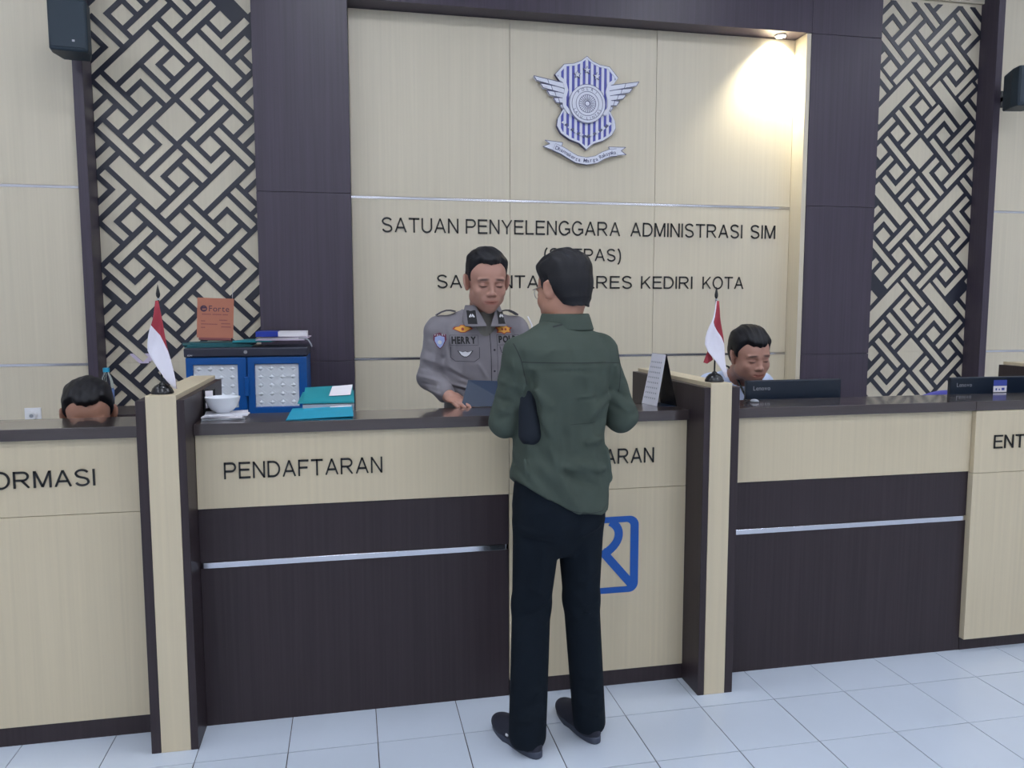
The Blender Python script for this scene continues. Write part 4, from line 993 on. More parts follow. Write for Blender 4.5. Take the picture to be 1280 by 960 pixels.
        for a in cn:
            for d in range(3):
                if a[d]: continue
                b = list(a); b[d] = 1
                ia = I + a; ib = I + b; fa = F[ia[:, 0], ia[:, 1], ia[:, 2]]; fb = F[ib[:, 0], ib[:, 1], ib[:, 2]]
                m = (fa < 0) != (fb < 0); t = np.where(m, fa / np.where(m, fa - fb, 1), 0)
                pa = np.stack([ax[q][ia[:, q]] for q in range(3)], 1); pb = np.stack([ax[q][ib[:, q]] for q in range(3)], 1)
                acc += np.where(m[:, None], pa + t[:, None] * (pb - pa), 0); cnt += m
        V = acc / cnt[:, None]; Q = []
        for d in range(3):
            e, f_ = [(1, 2), (2, 0), (0, 1)][d]
            a = np.take(ins, range(0, ins.shape[d] - 1), d); b = np.take(ins, range(1, ins.shape[d]), d)
            G = np.argwhere(a != b); G = G[(G[:, e] > 0) & (G[:, f_] > 0) & (G[:, e] < ins.shape[e] - 1) & (G[:, f_] < ins.shape[f_] - 1)]
            fl_ = ins[G[:, 0], G[:, 1], G[:, 2]]; q = []
            for de, df in ((1, 1), (0, 1), (0, 0), (1, 0)):
                H = G.copy(); H[:, e] -= de; H[:, f_] -= df; q.append(idm[H[:, 0], H[:, 1], H[:, 2]])
            q = np.stack(q, 1); q[~fl_] = q[~fl_][:, ::-1]; Q.append(q)
        return V, np.concatenate(Q)

def mesh_obj(name, V, Q, m, parent=None, tint=None, relax=1):
    if relax:
        E = np.concatenate([Q[:, [0, 1]], Q[:, [1, 2]], Q[:, [2, 3]], Q[:, [3, 0]]])
        for _ in range(relax):
            A = np.zeros_like(V); n = np.bincount(np.concatenate([E[:, 0], E[:, 1]]), minlength=len(V))
            for i in range(3): A[:, i] = np.bincount(E[:, 0], V[E[:, 1], i], len(V)) + np.bincount(E[:, 1], V[E[:, 0], i], len(V))
            V = V * .5 + .5 * A / np.maximum(n, 1)[:, None]
    me = bpy.data.meshes.new(name); me.vertices.add(len(V)); me.vertices.foreach_set('co', V.astype(np.float32).ravel())
    me.loops.add(Q.size); me.loops.foreach_set('vertex_index', Q.astype(np.int32).ravel())
    me.polygons.add(len(Q)); me.polygons.foreach_set('loop_start', np.arange(0, Q.size, 4, dtype=np.int32)); me.polygons.foreach_set('loop_total', np.full(len(Q), 4, np.int32))
    me.update(calc_edges=True); me.validate(); me.materials.append(m); me.shade_smooth()
    if tint is not None:
        at = me.color_attributes.new('tint', 'FLOAT_COLOR', 'POINT'); c = np.ones((len(V), 4), np.float32); c[:, :3] = tint(V); at.data.foreach_set('color', c.ravel())
    o = bpy.data.objects.new(name, me); COL.objects.link(o)
    if parent: o.parent = parent
    return o
def axis(lo, hi, st): return np.arange(lo, hi + st, st)
def zaxis(*seg):
    out = [seg[0][0]]
    for lo, hi, st in seg:
        while out[-1] < hi: out.append(out[-1] + st)
    return np.array(out)

# head in its own frame: x right of the person, y forward, z up, origin between the ears at eye height
def head(F, H, closed=True, jaw=1.0, ears=True):
    E = F.ell; C_ = F.cap
    E((0, -.010, .038), (.073, .092, .080), H, .02)
    E((0, -.035, .012), (.070, .068, .075), H, .02)
    E((0, .026, .022), (.066, .066, .068), H, .02)
    E((0, .028, -.030), (.066 * jaw, .063, .066), H, .02)
    E((0, .040, -.068), (.053 * jaw, .048, .042), H, .02)
    E((0, .066, -.096), (.022, .022, .018), H, .022)
    for s in (1, -1):
        E((s * .050 * jaw, .012, -.060), (.021, .030, .026), H, .025)
        E((s * .039, .060, -.030), (.022, .021, .021), H, .022)
        E((s * .030, .094, .000), (.017, .012, .010), H, .012, 'sub')
        E((s * .031, .0755, -.003), (.0165, .0150, .0125), H, .005)
        C_((s * .016, .0865, .018), (s * .048, .078, .017), .0065, .005, H, .012)
        E((s * .0120, .095, -.037), (.0078, .0085, .0068), H, .006)
        E((s * .0075, .1045, -.0445), (.0030, .0035, .0022), H, .001, 'sub')
    C_((0, .084, .014), (0, .101, -.028), .0068, .0078, H, .012)
    E((0, .1025, -.033), (.0095, .0088, .0082), H, .008)
    E((0, .078, -.064), (.034, .016, .022), H, .016)
    C_((-.022, .0845, -.0605), (0, .0895, -.0625), .0030, .0042, H, .005); C_((.022, .0845, -.0605), (0, .0895, -.0625), .0030, .0042, H, .005); C_((-.006, .0915, -.0612), (.006, .0915, -.0612), .0036, .0036, H, .004)
    C_((-.014, .0875, -.0720), (.014, .0875, -.0720), .0048, .0048, H, .006)
    C_((-.025, .0880, -.0645), (0, .0935, -.0668), .0012, .0014, H, .0012, 'sub'); C_((.025, .0880, -.0645), (0, .0935, -.0668), .0012, .0014, H, .0012, 'sub')
    if ears:
        for s in (1, -1):
            R = H @ frame((s * .0800, -.006, -.004), (0, s * .24, -s * .65))
            E((0, 0, 0), (.0075, .021, .034), R, .005); E((s * .006, .002, .002), (.005, .011, .019), R, .003, 'sub'); E((0, .006, -.022), (.006, .009, .011), R, .004)
    return F
def head_tint(Hs, brow=(.16, .14, .15)):
    def f(V):
        c = np.ones((len(V), 3), np.float32)
        for H in Hs:
            I = np.array(H.inverted()); P = V @ I[:3, :3].T + I[:3, 3]
            x, y, z = np.abs(P[:, 0]), P[:, 1], P[:, 2]; fr = y > .045
            def put(m, col):
                m = np.clip(m, 0, 1)[:, None] * fr[:, None]; c[:] = c * (1 - m) + np.array(col, np.float32) * m
            put(np.exp(-((x / .026) ** 4 + ((z + .0668) / .0080) ** 4)), (.86, .60, .60))
            put(np.exp(-((x / .027) ** 4 + ((z + .0668 - 3.5 * x * x) / .0018) ** 2)), (.34, .2, .2))
            put(np.exp(-(((x - .032) / .019) ** 4 + ((z - .0205 + (x - .03) * .12) / .0046) ** 4)) * .97, (.10, .08, .09))
            put(np.exp(-(((x - .031) / .0145) ** 4 + ((z + .0075 - 12 * (x - .031) ** 2) / .0024) ** 4)), (.08, .05, .05))
            put(np.exp(-(((x - .031) / .017) ** 2 + ((z - .003) / .006) ** 2)) * .25, (.6, .5, .5))
        return c
    return f
def hair(H, name, parent, top=.016, side=.007, nape=-.060, front=.072, sb=.002, st=.0028, seed=1, temple=.03, fringe=0, part=0):
    xs = axis(-.11, .11, st); F = Field(xs, axis(-.14, .13, st), axis(-.11, .16, st)); I4 = Matrix()
    Fh = Field(F.xs, F.ys, F.zs); head(Fh, I4, ears=False); Fh.cap((0, -.035, -.06), (0, -.045, -.15), .056, .058, I4, .02)
    X, Y, Z = np.meshgrid(F.xs, F.ys, F.zs, indexing='ij'); rng = np.random.RandomState(seed)
    t = np.clip((Z - .03) / .07, 0, 1); th = side + (top - side) * t * t * (3 - 2 * t)
    th *= np.clip((Z - nape) / .03, .25, 1)
    n = np.zeros_like(X)
    for i in range(10):
        a = rng.normal(size=3) * np.array([150, 45, 70]); n += np.sin(X * a[0] + Y * a[1] + Z * a[2] + rng.rand() * 6) / 10
    aX = np.abs(X)
    fr = .072 + .012 * np.clip((aX - .030) / .02, 0, 1) - fringe - .010 * np.clip((.012 - aX) / .03, 0, 1)
    hl = np.where(Y > .03, np.interp(Y, [.03, .045, .060, .12], [temple, temple + .022, .0, .0]) * (Y < .06) + fr * (Y >= .06), np.interp(Y, [-.12, -.075, -.045, -.022, -.014, .012, .022, .03], [nape, nape, nape + .012, nape + .045, .022, .022, sb, temple]))
    hl = np.where((Y > .045) & (Y < .06), temple + .022 + (fr - temple - .022) * (Y - .045) / .015, hl)
    hl = np.where((Y > .006) & (Y < .028), np.minimum(hl, sb), hl)
    hl = hl + .0009 * np.sin(X * 260 + Y * 120) + (.0015 * np.sin(X * 75) if fringe > 0 else 0)
    q = np.clip((Z - hl) / .028, 0, 1); th = th * (.18 + .82 * q * (2 - q))
    d = Fh.F - th - n * .0045 * (.3 + t) * q
    cutd = (hl - Z) * .7
    # clear the ears
    ex = np.sqrt(((aX - .082) / .022) ** 2 + ((Y + .006) / .018) ** 2 + ((Z + .006) / .030) ** 2)
    d = np.maximum(d, cutd); d = np.maximum(d, (1 - ex) * .02)
    d = np.maximum(d, -(Fh.F + .006))
    F.F = d.astype(np.float32); V, Q = F.mesh()
    A = np.array(H); V = V @ A[:3, :3].T + A[:3, 3]
    return mesh_obj(name, V, Q, M['hair'], parent, relax=0)
def hand(F, W4, side=1, curl=.5, grip=.3, spread=.05, k=.006):
    """wrist at origin, fingers along +y, palm down (-z), thumb towards +x*side"""
    F.ell((0, .045, 0), (.036, .048, .0135), W4, .01); F.ell((side * .022, .028, -.004), (.018, .028, .014), W4, .01); F.cap((0, -.05, 0), (0, .015, 0), .026, .023, W4, .015)
    for i, (x, y, l) in enumerate(((.029, .080, .070), (.0095, .088, .078), (-.0105, .086, .072), (-.029, .076, .057))):
        p = Vector((side * x, y, 0)); an = 0; sp_ = side * x * spread * 40
        for j, (f_, cu) in enumerate(((.45, curl * .6), (.3, curl), (.25, curl * .8))):
            an += cu; d = Vector((math.sin(sp_) * math.cos(an), math.cos(sp_) * math.cos(an), -math.sin(an))); q = p + d * l * f_
            r0_ = (.0088, .0078, .0072)[j]; F.cap(p, q, r0_, r0_ - .0008, W4, .0035 if j else k); p = q
    p = Vector((side * .030, .020, -.004)); q = p + Vector((side * .022, .026, -.006 - grip * .02)); r_ = q + Vector((side * (.010 - grip * .02), .026, -.004 - grip * .012)); e = r_ + Vector((-side * grip * .012, .022, -.002))
    F.cap(p, q, .013, .0105, W4, .008); F.cap(q, r_, .0100, .009, W4, .004); F.cap(r_, e, .0088, .0072, W4, .003)
def aim(p, d, upv=(0, 0, 1), s=1):
    """matrix with +y along d, origin p"""
    y = Vector(d).normalized(); x = y.cross(Vector(upv)).normalized(); z = x.cross(y)
    m = Matrix(((x.x, y.x, z.x, p[0]), (x.y, y.y, z.y, p[1]), (x.z, y.z, z.z, p[2]), (0, 0, 0, 1))); return m @ Matrix.Scale(s, 4)
from mathutils.bvhtree import BVHTree
def person(label, base, V, Q, skin, tint):
    V = V - np.array(base)
    o = mesh_obj('person', V, Q, M[skin], None, lambda P: tint(P + np.array(base)), relax=0); o.location = base
    return tag(o, label, 'person')
def cloth(name, F, base, par, m, relax=1):
    V, Q = F.mesh(); o = mesh_obj(name, V - np.array(base), Q, M[m], par, relax=relax)
    return o
def rehair(H, base, par, **k):
    Hb = Matrix.Translation(-Vector(base)) @ H; return hair(Hb, 'hair', par, **k)
def tree(o, base):
    me = o.data; b = Vector(base); return BVHTree.FromPolygons([v.co + b for v in me.vertices], [tuple(p.vertices) for p in me.polygons])
def decal(name, polys, bv, base, par, m, off=.0022, d=(0, 1, 0), yc=.3):
    """polys: list of lists of world (x, z) drawn on the cloth surface by projection along d"""
    mb = MB(); D = Vector(d).normalized(); ok = False
    for v2, f2 in polys:
        v = []
        for x, z in v2:
            P = Vector((x, yc, z)) - D * .6; h = bv.ray_cast(P, D, 2)
            v.append(h[0] + h[1] * off - Vector(base) if h[0] is not None else None)
        for q in f2:
            if all(v[i] is not None for i in q):
                b = len(mb.v); mb.v += [tuple(v[i]) for i in q]; mb.f.append(tuple(range(b, b + len(q)))); mb.m.append(0); ok = True
    return obj(name, mb, M[m], par) if ok else None
def dpoly(pts, n=6):
    """convex-ish polygon as a fan of small quads around its centre"""
    c = (sum(p[0] for p in pts) / len(pts), sum(p[1] for p in pts) / len(pts)); v = []; f = []; m = len(pts)
    for k in range(n + 1):
        s = k / n
        for p in pts: v.append((c[0] + (p[0] - c[0]) * s, c[1] + (p[1] - c[1]) * s))
    for k in range(n):
        for i in range(m): j = (i + 1) % m; f.append((k * m + i, k * m + j, (k + 1) * m + j, (k + 1) * m + i))
    return v, f
def dstroke(pts, w):
    v = []; f = []; q = []
    for a, b in zip(pts, pts[1:]):
        n = max(1, int(math.hypot(b[0] - a[0], b[1] - a[1]) / .006))
        q += [(a[0] + (b[0] - a[0]) * i / n, a[1] + (b[1] - a[1]) * i / n) for i in range(n)]
    q.append(pts[-1])
    for i, p in enumerate(q):
        a = q[max(0, i - 1)]; b = q[min(len(q) - 1, i + 1)]; dx, dz = b[0] - a[0], b[1] - a[1]; l = math.hypot(dx, dz) or 1
        v += [(p[0] - dz / l * w / 2, p[1] + dx / l * w / 2), (p[0] + dz / l * w / 2, p[1] - dx / l * w / 2)]
    for i in range(len(q) - 1): f.append((2 * i, 2 * i + 1, 2 * i + 3, 2 * i + 2))
    return v, f
def dtext(text, x0, x1, z, h, bold=.02):
    out = []; ws = [glyph(c, bold)[2] for c in text]; tot = sum(ws) * h; gap = (x1 - x0 - tot) / (len(text) - 1); sx = 1
    if gap < .05 * h: sx = (x1 - x0) / (tot + .1 * h * (len(text) - 1)); gap = .1 * h * sx
    x = x0
    for c, w in zip(text, ws):
        v, f, _ = glyph(c, bold); out.append(([(p[0] * h * sx + x, p[1] * h + z) for p in v], f)); x += w * h * sx + gap
    return out
def shoe(par, base, c, ang, label=None):
    M4 = frame((c[0] - base[0], c[1] - base[1], 0), (0, 0, ang)); st = .004
    F = Field(axis(-.16, .16, st), axis(-.19, .19, st), axis(-.008, .13, st)); R = frame((0, 0, 0))
    F.ell((0, .060, .030), (.047, .085, .034), R, .02); F.ell((0, -.075, .035), (.036, .060, .040), R, .03); F.ell((0, -.01, .045), (.040, .08, .040), R, .03); F.cap((0, -.065, .05), (0, -.06, .085), .036, .038, R, .02)
    F.prim(lambda x, y, z: .010 - z, (-.2, -.2, -.1), (.2, .2, .2), R, 0, 'int')
    V, Q = F.mesh(); A = np.array(M4); V = V @ A[:3, :3].T + A[:3, 3]; s = mesh_obj('shoe', V, Q, M['shoe'], par)
    prof = []
    for i in range(32):
        a = 2 * PI * i / 32; y = .139 * math.cos(a); w = (.047 if y > 0 else .040) * (abs(math.sin(a)) ** .8) * (1 if math.sin(a) >= 0 else -1); prof.append((w, y + .002))
    mb = MB(); v = []; 
    for z, k in ((.0005, .97), (.004, 1.0), (.022, 1.0), (.026, .97)): v += [(p[0] * k, p[1] * k, z + (.006 * max(0, p[1] - .09) / .05 if z < .003 else 0)) for p in prof]
    f = [tuple(range(32))[::-1], tuple(range(96, 128))]
    for k in range(3):
        for i in range(32): f.append((k * 32 + i, k * 32 + (i + 1) % 32, (k + 1) * 32 + (i + 1) % 32, (k + 1) * 32 + i))
    so = obj('sole', mb.add(v, f).xf(M4), M['shoe_sole'], s, smooth=True)
    return s

# ---------------------------------------------------------------- the customer, seen from behind
base = (.925, -.36, 0.0); TH = math.radians(13)
B = frame(base, (0, 0, TH)); Bi = B.inverted()
def bl(p): return tuple(B @ Vector(p))            # body-local -> world
H = frame((.950, -.315, 1.584), (-.20, .05, math.radians(31)), .97)
LE, RE = (.742, -.355, 1.150), (1.158, -.330, 1.150)
LW, RW = (.800, -.085, 1.180), (1.055, -.065, 1.180)
LS, RS = bl((-.140, -.005, 1.372)), bl((.152, -.005, 1.370))
LA, RA = (.810, -.390), (1.046, -.345)
LK, RK = (.836, -.335, .50), (1.022, -.315, .50)
Fb = Field(axis(.62, 1.27, .006), axis(-.56, .16, .006), zaxis((.02, 1.0, .014), (1.0, 1.40, .006), (1.4, 1.78, .0042)))
head(Fb, H)
Fb.cap((.935, -.345, 1.42), tuple(H @ Vector((0, -.03, -.05))), .051, .049, None, .03)
Fb.loft([(.80, .13, .09, 0, 0), (.95, .13, .09, 0, 0), (1.10, .105, .075, .01, .01), (1.30, .13, .085, 0, .01), (1.40, .12, .075, 0, -.005), (1.45, .05, .05, 0, 0)], B, .03)
for S_, E_, W_ in ((LS, LE, LW), (RS, RE, RW)): Fb.cap(S_, E_, .042, .036, None, .02); Fb.cap(E_, W_, .036, .026, None, .01)
for hx, K_, A_ in ((-.08, LK, LA), (.08, RK, RA)):
    Fb.cap(bl((hx, 0, .86)), K_, .075, .05, None, .03); Fb.cap(K_, (A_[0], A_[1], .10), .05, .034, None, .01); Fb.ell((A_[0] - .015, A_[1] + .03, .055), (.034, .08, .034), None, .02)
hand(Fb, aim(LW, (.25, 1, -.17), s=1), 1, .25, .2); hand(Fb, aim(RW, (-.35, 1, -.17), s=1), -1, .25, .2)
V, Q = Fb.mesh()
cust = person('person seen from behind in a dark green shirt and navy trousers, standing at the worktop', base, V, Q, 'skin2', head_tint([H]))
rehair(H, base, cust, top=.026, side=.011, nape=-.074, sb=-.008, seed=3, temple=.03)
# spectacle temple and rim
Hb = Matrix.Translation(-Vector(base)) @ H
mb = MB()
for s in (-1, 1): mb.tube([tuple(Hb @ Vector(p)) for p in ((s * .079, -.012, .012), (s * .080, .02, .014), (s * .074, .075, .012))], .0014, 6)
for s in (-1, 1): mb.tube([tuple(Hb @ Vector((s * .033 + .022 * math.cos(2 * PI * k / 20), .100 - .012 * abs(math.cos(2 * PI * k / 20)), .004 + .016 * math.sin(2 * PI * k / 20)))) for k in range(21)], .0012, 6)
mb.tube([tuple(Hb @ Vector((x, .108, .008))) for x in (-.01, .01)], .0012, 6)
obj('spectacles', mb, M['lens'], cust, smooth=True)

# shirt
Fs = Field(axis(.60, 1.28, .0050), axis(-.54, .02, .0050), axis(.79, 1.53, .0050))
Fs.loft([(.78, .168, .128, 0, -.004), (.86, .174, .130, 0, -.004), (.95, .168, .125, 0, 0), (1.05, .156, .117, 0, 0), (1.15, .156, .114, 0, 0), (1.25, .166, .117, 0, -.004), (1.33, .172, .116, 0, -.006), (1.39, .155, .104, 0, -.006), (1.425, .125, .085, 0, -.006), (1.452, .088, .068, 0, 0), (1.475, .062, .062, 0, .004)], B, .02, p=2.5)
for s, S_, E_, W_ in ((-1, LS, LE, LW), (1, RS, RE, RW)):
    Fs.cap(bl((s * .075, -.004, 1.408)), S_, .046, .060, None, .045)
    mid = tuple(Vector(S_).lerp(Vector(E_), .35)); Fs.cap(S_, mid, .060, .057, None, .022); Fs.cap(mid, E_, .057, .053, None, .006); Fs.cap(E_, (Vector(E_) * .12 + Vector(W_) * .88), .054, .038, None, .02)
def f(s_, a, b, w, am): s_.fold(bl(a), bl(b), w, am * 2.0)
Fs.cap((.800, -.475, 1.30), (.812, -.49, 1.10), .024, .034, None, .010, 'sub')
Fs.fold((.822, -.47, 1.31), (.858, -.49, 1.12), .012, .010); Fs.fold((.775, -.46, 1.22), (.79, -.46, 1.31), .010, .006)
# hem line
hx_ = [-.19, -.165, -.10, -.04, .03, .10, .15, .19]; hz_ = [.975, .955, .905, .875, .850, .832, .850, .875]
Fs.prim(lambda x, y, z: np.where(y < 10, np.interp(x, hx_, hz_) - z, 0) * .8, (-.3, -.3, .7), (.3, .3, 1.05), B, 0, 'int')
# yoke seam, centre pleats, drag lines
for a, b, w, am in [((-.14, -.12, 1.325), (.15, -.12, 1.315), .006, -.003), ((-.15, -.10, 1.36), (-.06, -.12, 1.40), .012, .003),
                    ((-.02, -.11, 1.31), (-.03, -.12, 1.12), .020, .004), ((.05, -.11, 1.31), (.08, -.12, 1.05), .020, .004), ((.0, -.13, 1.28), (.02, -.13, .95), .016, -.003),
                    ((-.13, -.11, 1.06), (-.03, -.13, .90), .022, .009), ((-.03, -.13, .92), (.02, -.13, .85), .020, .006), ((-.15, -.10, 1.00), (-.07, -.13, .90), .018, -.006),
                    ((-.02, -.13, 1.02), (.15, -.11, .985), .016, .007), ((.00, -.13, .985), (.14, -.11, .955), .012, -.006), ((.02, -.13, 1.08), (.15, -.10, 1.10), .013, .005),
                    ((.06, -.12, 1.18), (.155, -.09, 1.23), .014, .006), ((.04, -.12, 1.14), (.15, -.09, 1.16), .010, -.005), ((.13, -.10, 1.07), (.165, -.08, .93), .016, .008),
                    ((-.15, -.09, 1.27), (-.08, -.12, 1.20), .016, .007), ((-.155, -.08, 1.22), (-.09, -.12, 1.12), .014, .007), ((-.14, -.09, 1.16), (-.10, -.12, 1.02), .018, -.009),
                    ((-.10, -.12, 1.20), (-.06, -.125, 1.02), .02, .007), ((-.17, -.06, 1.10), (-.16, -.08, .98), .014, .008)]: f(Fs, a, b, w, am)
for E_, S_, s in ((LE, LS, -1), (RE, RS, 1)):
    for t_, w, am in ((.25, .010, .004), (.42, .011, .005), (.6, .010, -.005), (.74, .011, .006), (.88, .010, -.005)):
        p = Vector(S_).lerp(Vector(E_), t_); Fs.fold(tuple(p + Vector((-.055, -.045, .025 * s))), tuple(p + Vector((.055, -.045, -.025 * s))), w, am)
# creases of the back: (x0, z0, x1, z1, width, height)
for x0, z0, x1, z1, w, am in [(.741, 1.362, .775, 1.249, .010, .007), (.770, 1.396, .790, 1.307, .008, -.006), (.780, 1.302, .834, 1.228, .009, .010), (.795, 1.290, .845, 1.130, .010, -.006), (.839, 1.108, .944, .893, .014, .013), (.815, 1.10, .905, .90, .016, -.008),
        (.890, 1.346, .880, 1.100, .022, .006), (.925, 1.40, .935, 1.34, .010, -.004), (.940, 1.234, 1.030, 1.239, .005, .004), (.940, 1.224, 1.030, 1.229, .005, -.004), (1.104, 1.249, 1.065, 1.124, .010, .007), (1.060, 1.36, 1.065, 1.22, .020, .006),
        (1.115, 1.337, 1.120, 1.30, .008, .006), (.885, 1.024, 1.034, .961, .010, .010), (.880, 1.00, 1.030, .935, .010, -.008), (1.02, 1.05, 1.04, .94, .012, .008), (.97, 1.33, .975, 1.06, .020, -.005), (1.02, 1.30, 1.03, 1.08, .016, -.005),
        (.80, .99, .87, .90, .012, .006), (.76, 1.03, .80, .95, .010, -.005), (.705, 1.29, .76, 1.27, .008, .005), (.70, 1.235, .765, 1.21, .008, -.005), (.70, 1.20, .765, 1.18, .009, .006), (1.11, 1.25, 1.17, 1.20, .008, -.005), (1.11, 1.21, 1.18, 1.17, .009, .006)]:
    Fs.pfold((x0, z0), (x1, z1), w, am, -1, -.36)
rng = np.random.RandomState(2)
def wob(x, y, z): return .0022 * np.sin(x * 31 + z * 23 + 1) * np.sin(z * 37 + y * 21) + .0012 * np.sin(x * 70 + z * 40) * np.sin(z * 64 - x * 22)
Fs.prim(wob, (.6, -.6, .7), (1.3, .1, 1.6), None, 0, 'disp', mg=0)
# neck opening
Fs.cap((.938, -.340, 1.44), (.945, -.315, 1.56), .060, .062, None, .004, 'sub')
sh = cloth('shirt', Fs, base, cust, 'green_shirt', 1)
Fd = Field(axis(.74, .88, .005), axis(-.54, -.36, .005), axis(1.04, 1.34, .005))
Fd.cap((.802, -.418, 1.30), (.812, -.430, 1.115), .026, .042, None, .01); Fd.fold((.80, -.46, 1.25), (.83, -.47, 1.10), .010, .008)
cloth('dark_inner_side', Fd, base, cust, 'dark_side', 1)  # dark lump set in the groove between left arm and torso
bvs = tree(sh, base)
def bdec(name, pts, w, off=.0012, mt='seam_and_shade'):
    return decal(name, [dstroke(pts, w)], bvs, base, sh, mt, off, yc=-.3)
bdec('collar_shade', [(.885, 1.462), (.92, 1.470), (.96, 1.472), (1.0, 1.470), (1.03, 1.458)], .005)  # shade below the collar edge, drawn as a dark line
bdec('yoke_seam', [(.775, 1.352), (.85, 1.350), (.95, 1.347), (1.05, 1.345), (1.13, 1.338)], .0028)
bdec('sleeve_seam', [(.752, 1.41), (.772, 1.36), (.790, 1.28)], .0028); bdec('sleeve_seam', [(1.128, 1.40), (1.136, 1.34), (1.128, 1.24)], .0028)
bdec('back_seam', [(.93, 1.148), (.98, 1.146), (1.03, 1.148)], .0018); bdec('hem_seam', [(.745, .972), (.80, .932), (.86, .892), (.93, .868), (1.0, .850), (1.05, .850), (1.075, .868)], .0020)
# collar: a standing fold round the neck
Fc = Field(axis(.83, 1.05, .003), axis(-.45, -.21, .003), axis(1.43, 1.53, .003)); CM = frame((.952, -.338, 0), (0, 0, TH + .1))
Fc.loft([(1.448, .090, .080, 0, .002), (1.452, .093, .083, 0, .002), (1.485, .082, .074, 0, .001), (1.505, .076, .068, 0, .002)], CM, 0, shell=.0035)
Fc.prim(lambda x, y, z: (y - .055 + np.abs(x) * .2), (-.1, -.1, 1.4), (.1, .1, 1.6), CM, 0, 'int')
cloth('collar', Fc, base, sh, 'green_shirt', 1)
# trousers
Ft = Field(axis(.66, 1.2, .006), axis(-.56, -.12, .006), axis(.028, 1.0, .006))
Ft.loft([(.68, .130, .045, 0, 0), (.74, .148, .085, 0, 0), (.80, .160, .116, 0, -.004), (.86, .163, .122, 0, -.006), (.93, .155, .112, 0, 0), (1.0, .145, .10, 0, 0)], B, .03, p=2.4)
for s, K_, A_ in ((-1, LK, LA), (1, RK, RA)):
    rk = .064 if s > 0 else .067; ra_ = .058 if s > 0 else .065
    Ft.cap(bl((s * .082, -.004, .80)), (K_[0], K_[1], .50), .083, rk, None, .012); Ft.cap((K_[0], K_[1], .50), (A_[0], A_[1], .06), rk, ra_, None, .02)
    for t_, am, dx in ((.10, .006, 1), (.16, -.005, -1), (.22, .004, 1)):
        Ft.fold((A_[0] - .07, A_[1] - .05, .04 + t_ * .9 + .015 * dx), (A_[0] + .07, A_[1] - .05, .04 + t_ * .9 - .015 * dx), .012, am)
    for dz, am in ((.03, .005), (-.01, -.005), (-.05, .005), (-.10, .003)):
        Ft.fold((K_[0] - .07, K_[1] - .06, .50 + dz + .012 * s), (K_[0] + .07, K_[1] - .06, .50 + dz - .02 * s), .013, am)
for x0, z0, x1, z1, w, am in [(.77, .80, .87, .77, .010, .006), (.78, .77, .88, .75, .009, -.005), (1.06, .80, .97, .765, .010, .006), (.79, .60, .87, .56, .010, .005), (.98, .58, 1.06, .62, .010, .005), (.80, .48, .88, .52, .008, -.005), (.99, .49, 1.06, .46, .008, .005),
        (.80, .20, .86, .25, .008, .005), (.78, .13, .86, .15, .007, .006), (1.01, .12, 1.08, .10, .007, .006), (1.0, .20, 1.07, .17, .008, -.005), (.86, .75, .84, .55, .016, .004), (1.0, .75, 1.03, .55, .016, .004)]:
    Ft.pfold((x0, z0), (x1, z1), w, am, -1, -.38 if z0 > .3 else -.30)
Ft.cap(bl((0, -.09, .66)), bl((0, -.14, .84)), .014, .004, None, .03, 'sub')
for a, b, am in (((-.13, -.12, .79), (-.02, -.12, .75), .006), ((.13, -.12, .79), (.03, -.12, .74), .006), ((-.12, -.11, .73), (-.03, -.1, .71), -.004)): Ft.fold(bl(a), bl(b), .014, am)
Ft.prim(lambda x, y, z: .034 - z + (y + .33) * .10, (.6, -.7, -.1), (1.3, 0, .15), None, 0, 'int')
cloth('trousers', Ft, base, cust, 'navy_trousers', 1)
s_ = shoe(cust, base, (.788, -.325), math.radians(22)); obj('shoe_tag', MB().box(-.0505, -.0455, -.012, .000, .038, .044).xf(frame((.788 - base[0], -.325 - base[1], 0), (0, 0, math.radians(22)))), M['badge_white'], s_); shoe(cust, base, (1.028, -.272), math.radians(13))

# ---------------------------------------------------------------- the officer behind the worktop
base = (.785, .49, 0.0); B = frame(base, (0, 0, math.radians(184)))
H = frame((.806, .385, 1.634), (-.19, 0, math.radians(184)), 1.07)
RS, RE, RW = (.615, .485, 1.425), (.572, .475, 1.225), (.632, .330, 1.160)
LS, LE, LW = (.945, .475, 1.425), (.985, .44, 1.21), (.900, .31, 1.160)
Fb = Field(axis(.48, 1.10, .006), axis(.14, .70, .006), zaxis((.02, .98, .016), (.98, 1.10, .008), (1.1, 1.20, .0032), (1.2, 1.45, .006), (1.45, 1.82, .0028)))
Fb.xs = axis(.48, 1.10, .0034).astype(np.float32); Fb.ys = axis(.14, .70, .0034).astype(np.float32); Fb.F = np.full((len(Fb.xs), len(Fb.ys), len(Fb.zs)), .08, np.float32)
head(Fb, H, jaw=.93)
Fb.cap((.795, .47, 1.44), tuple(H @ Vector((0, -.03, -.06))), .060, .056, None, .03)
Fb.loft([(.80, .13, .09, 0, 0), (.95, .14, .10, 0, 0), (1.10, .13, .09, 0, 0), (1.32, .155, .095, 0, 0), (1.44, .12, .075, 0, -.005), (1.49, .05, .05, 0, 0)], B, .03)
for S_, E_, W_ in ((LS, LE, LW), (RS, RE, RW)): Fb.cap(S_, E_, .042, .036, None, .02); Fb.cap(E_, W_, .036, .026, None, .01)
for hx in (-.085, .085):
    a = B @ Vector((hx, 0, .86)); k_ = B @ Vector((hx, .01, .48)); n_ = B @ Vector((hx, 0, .10)); Fb.cap(a, k_, .075, .05, None, .03); Fb.cap(k_, n_, .05, .034, None, .01); Fb.ell(tuple(B @ Vector((hx, .04, .055))), (.034, .08, .034), None, .02)
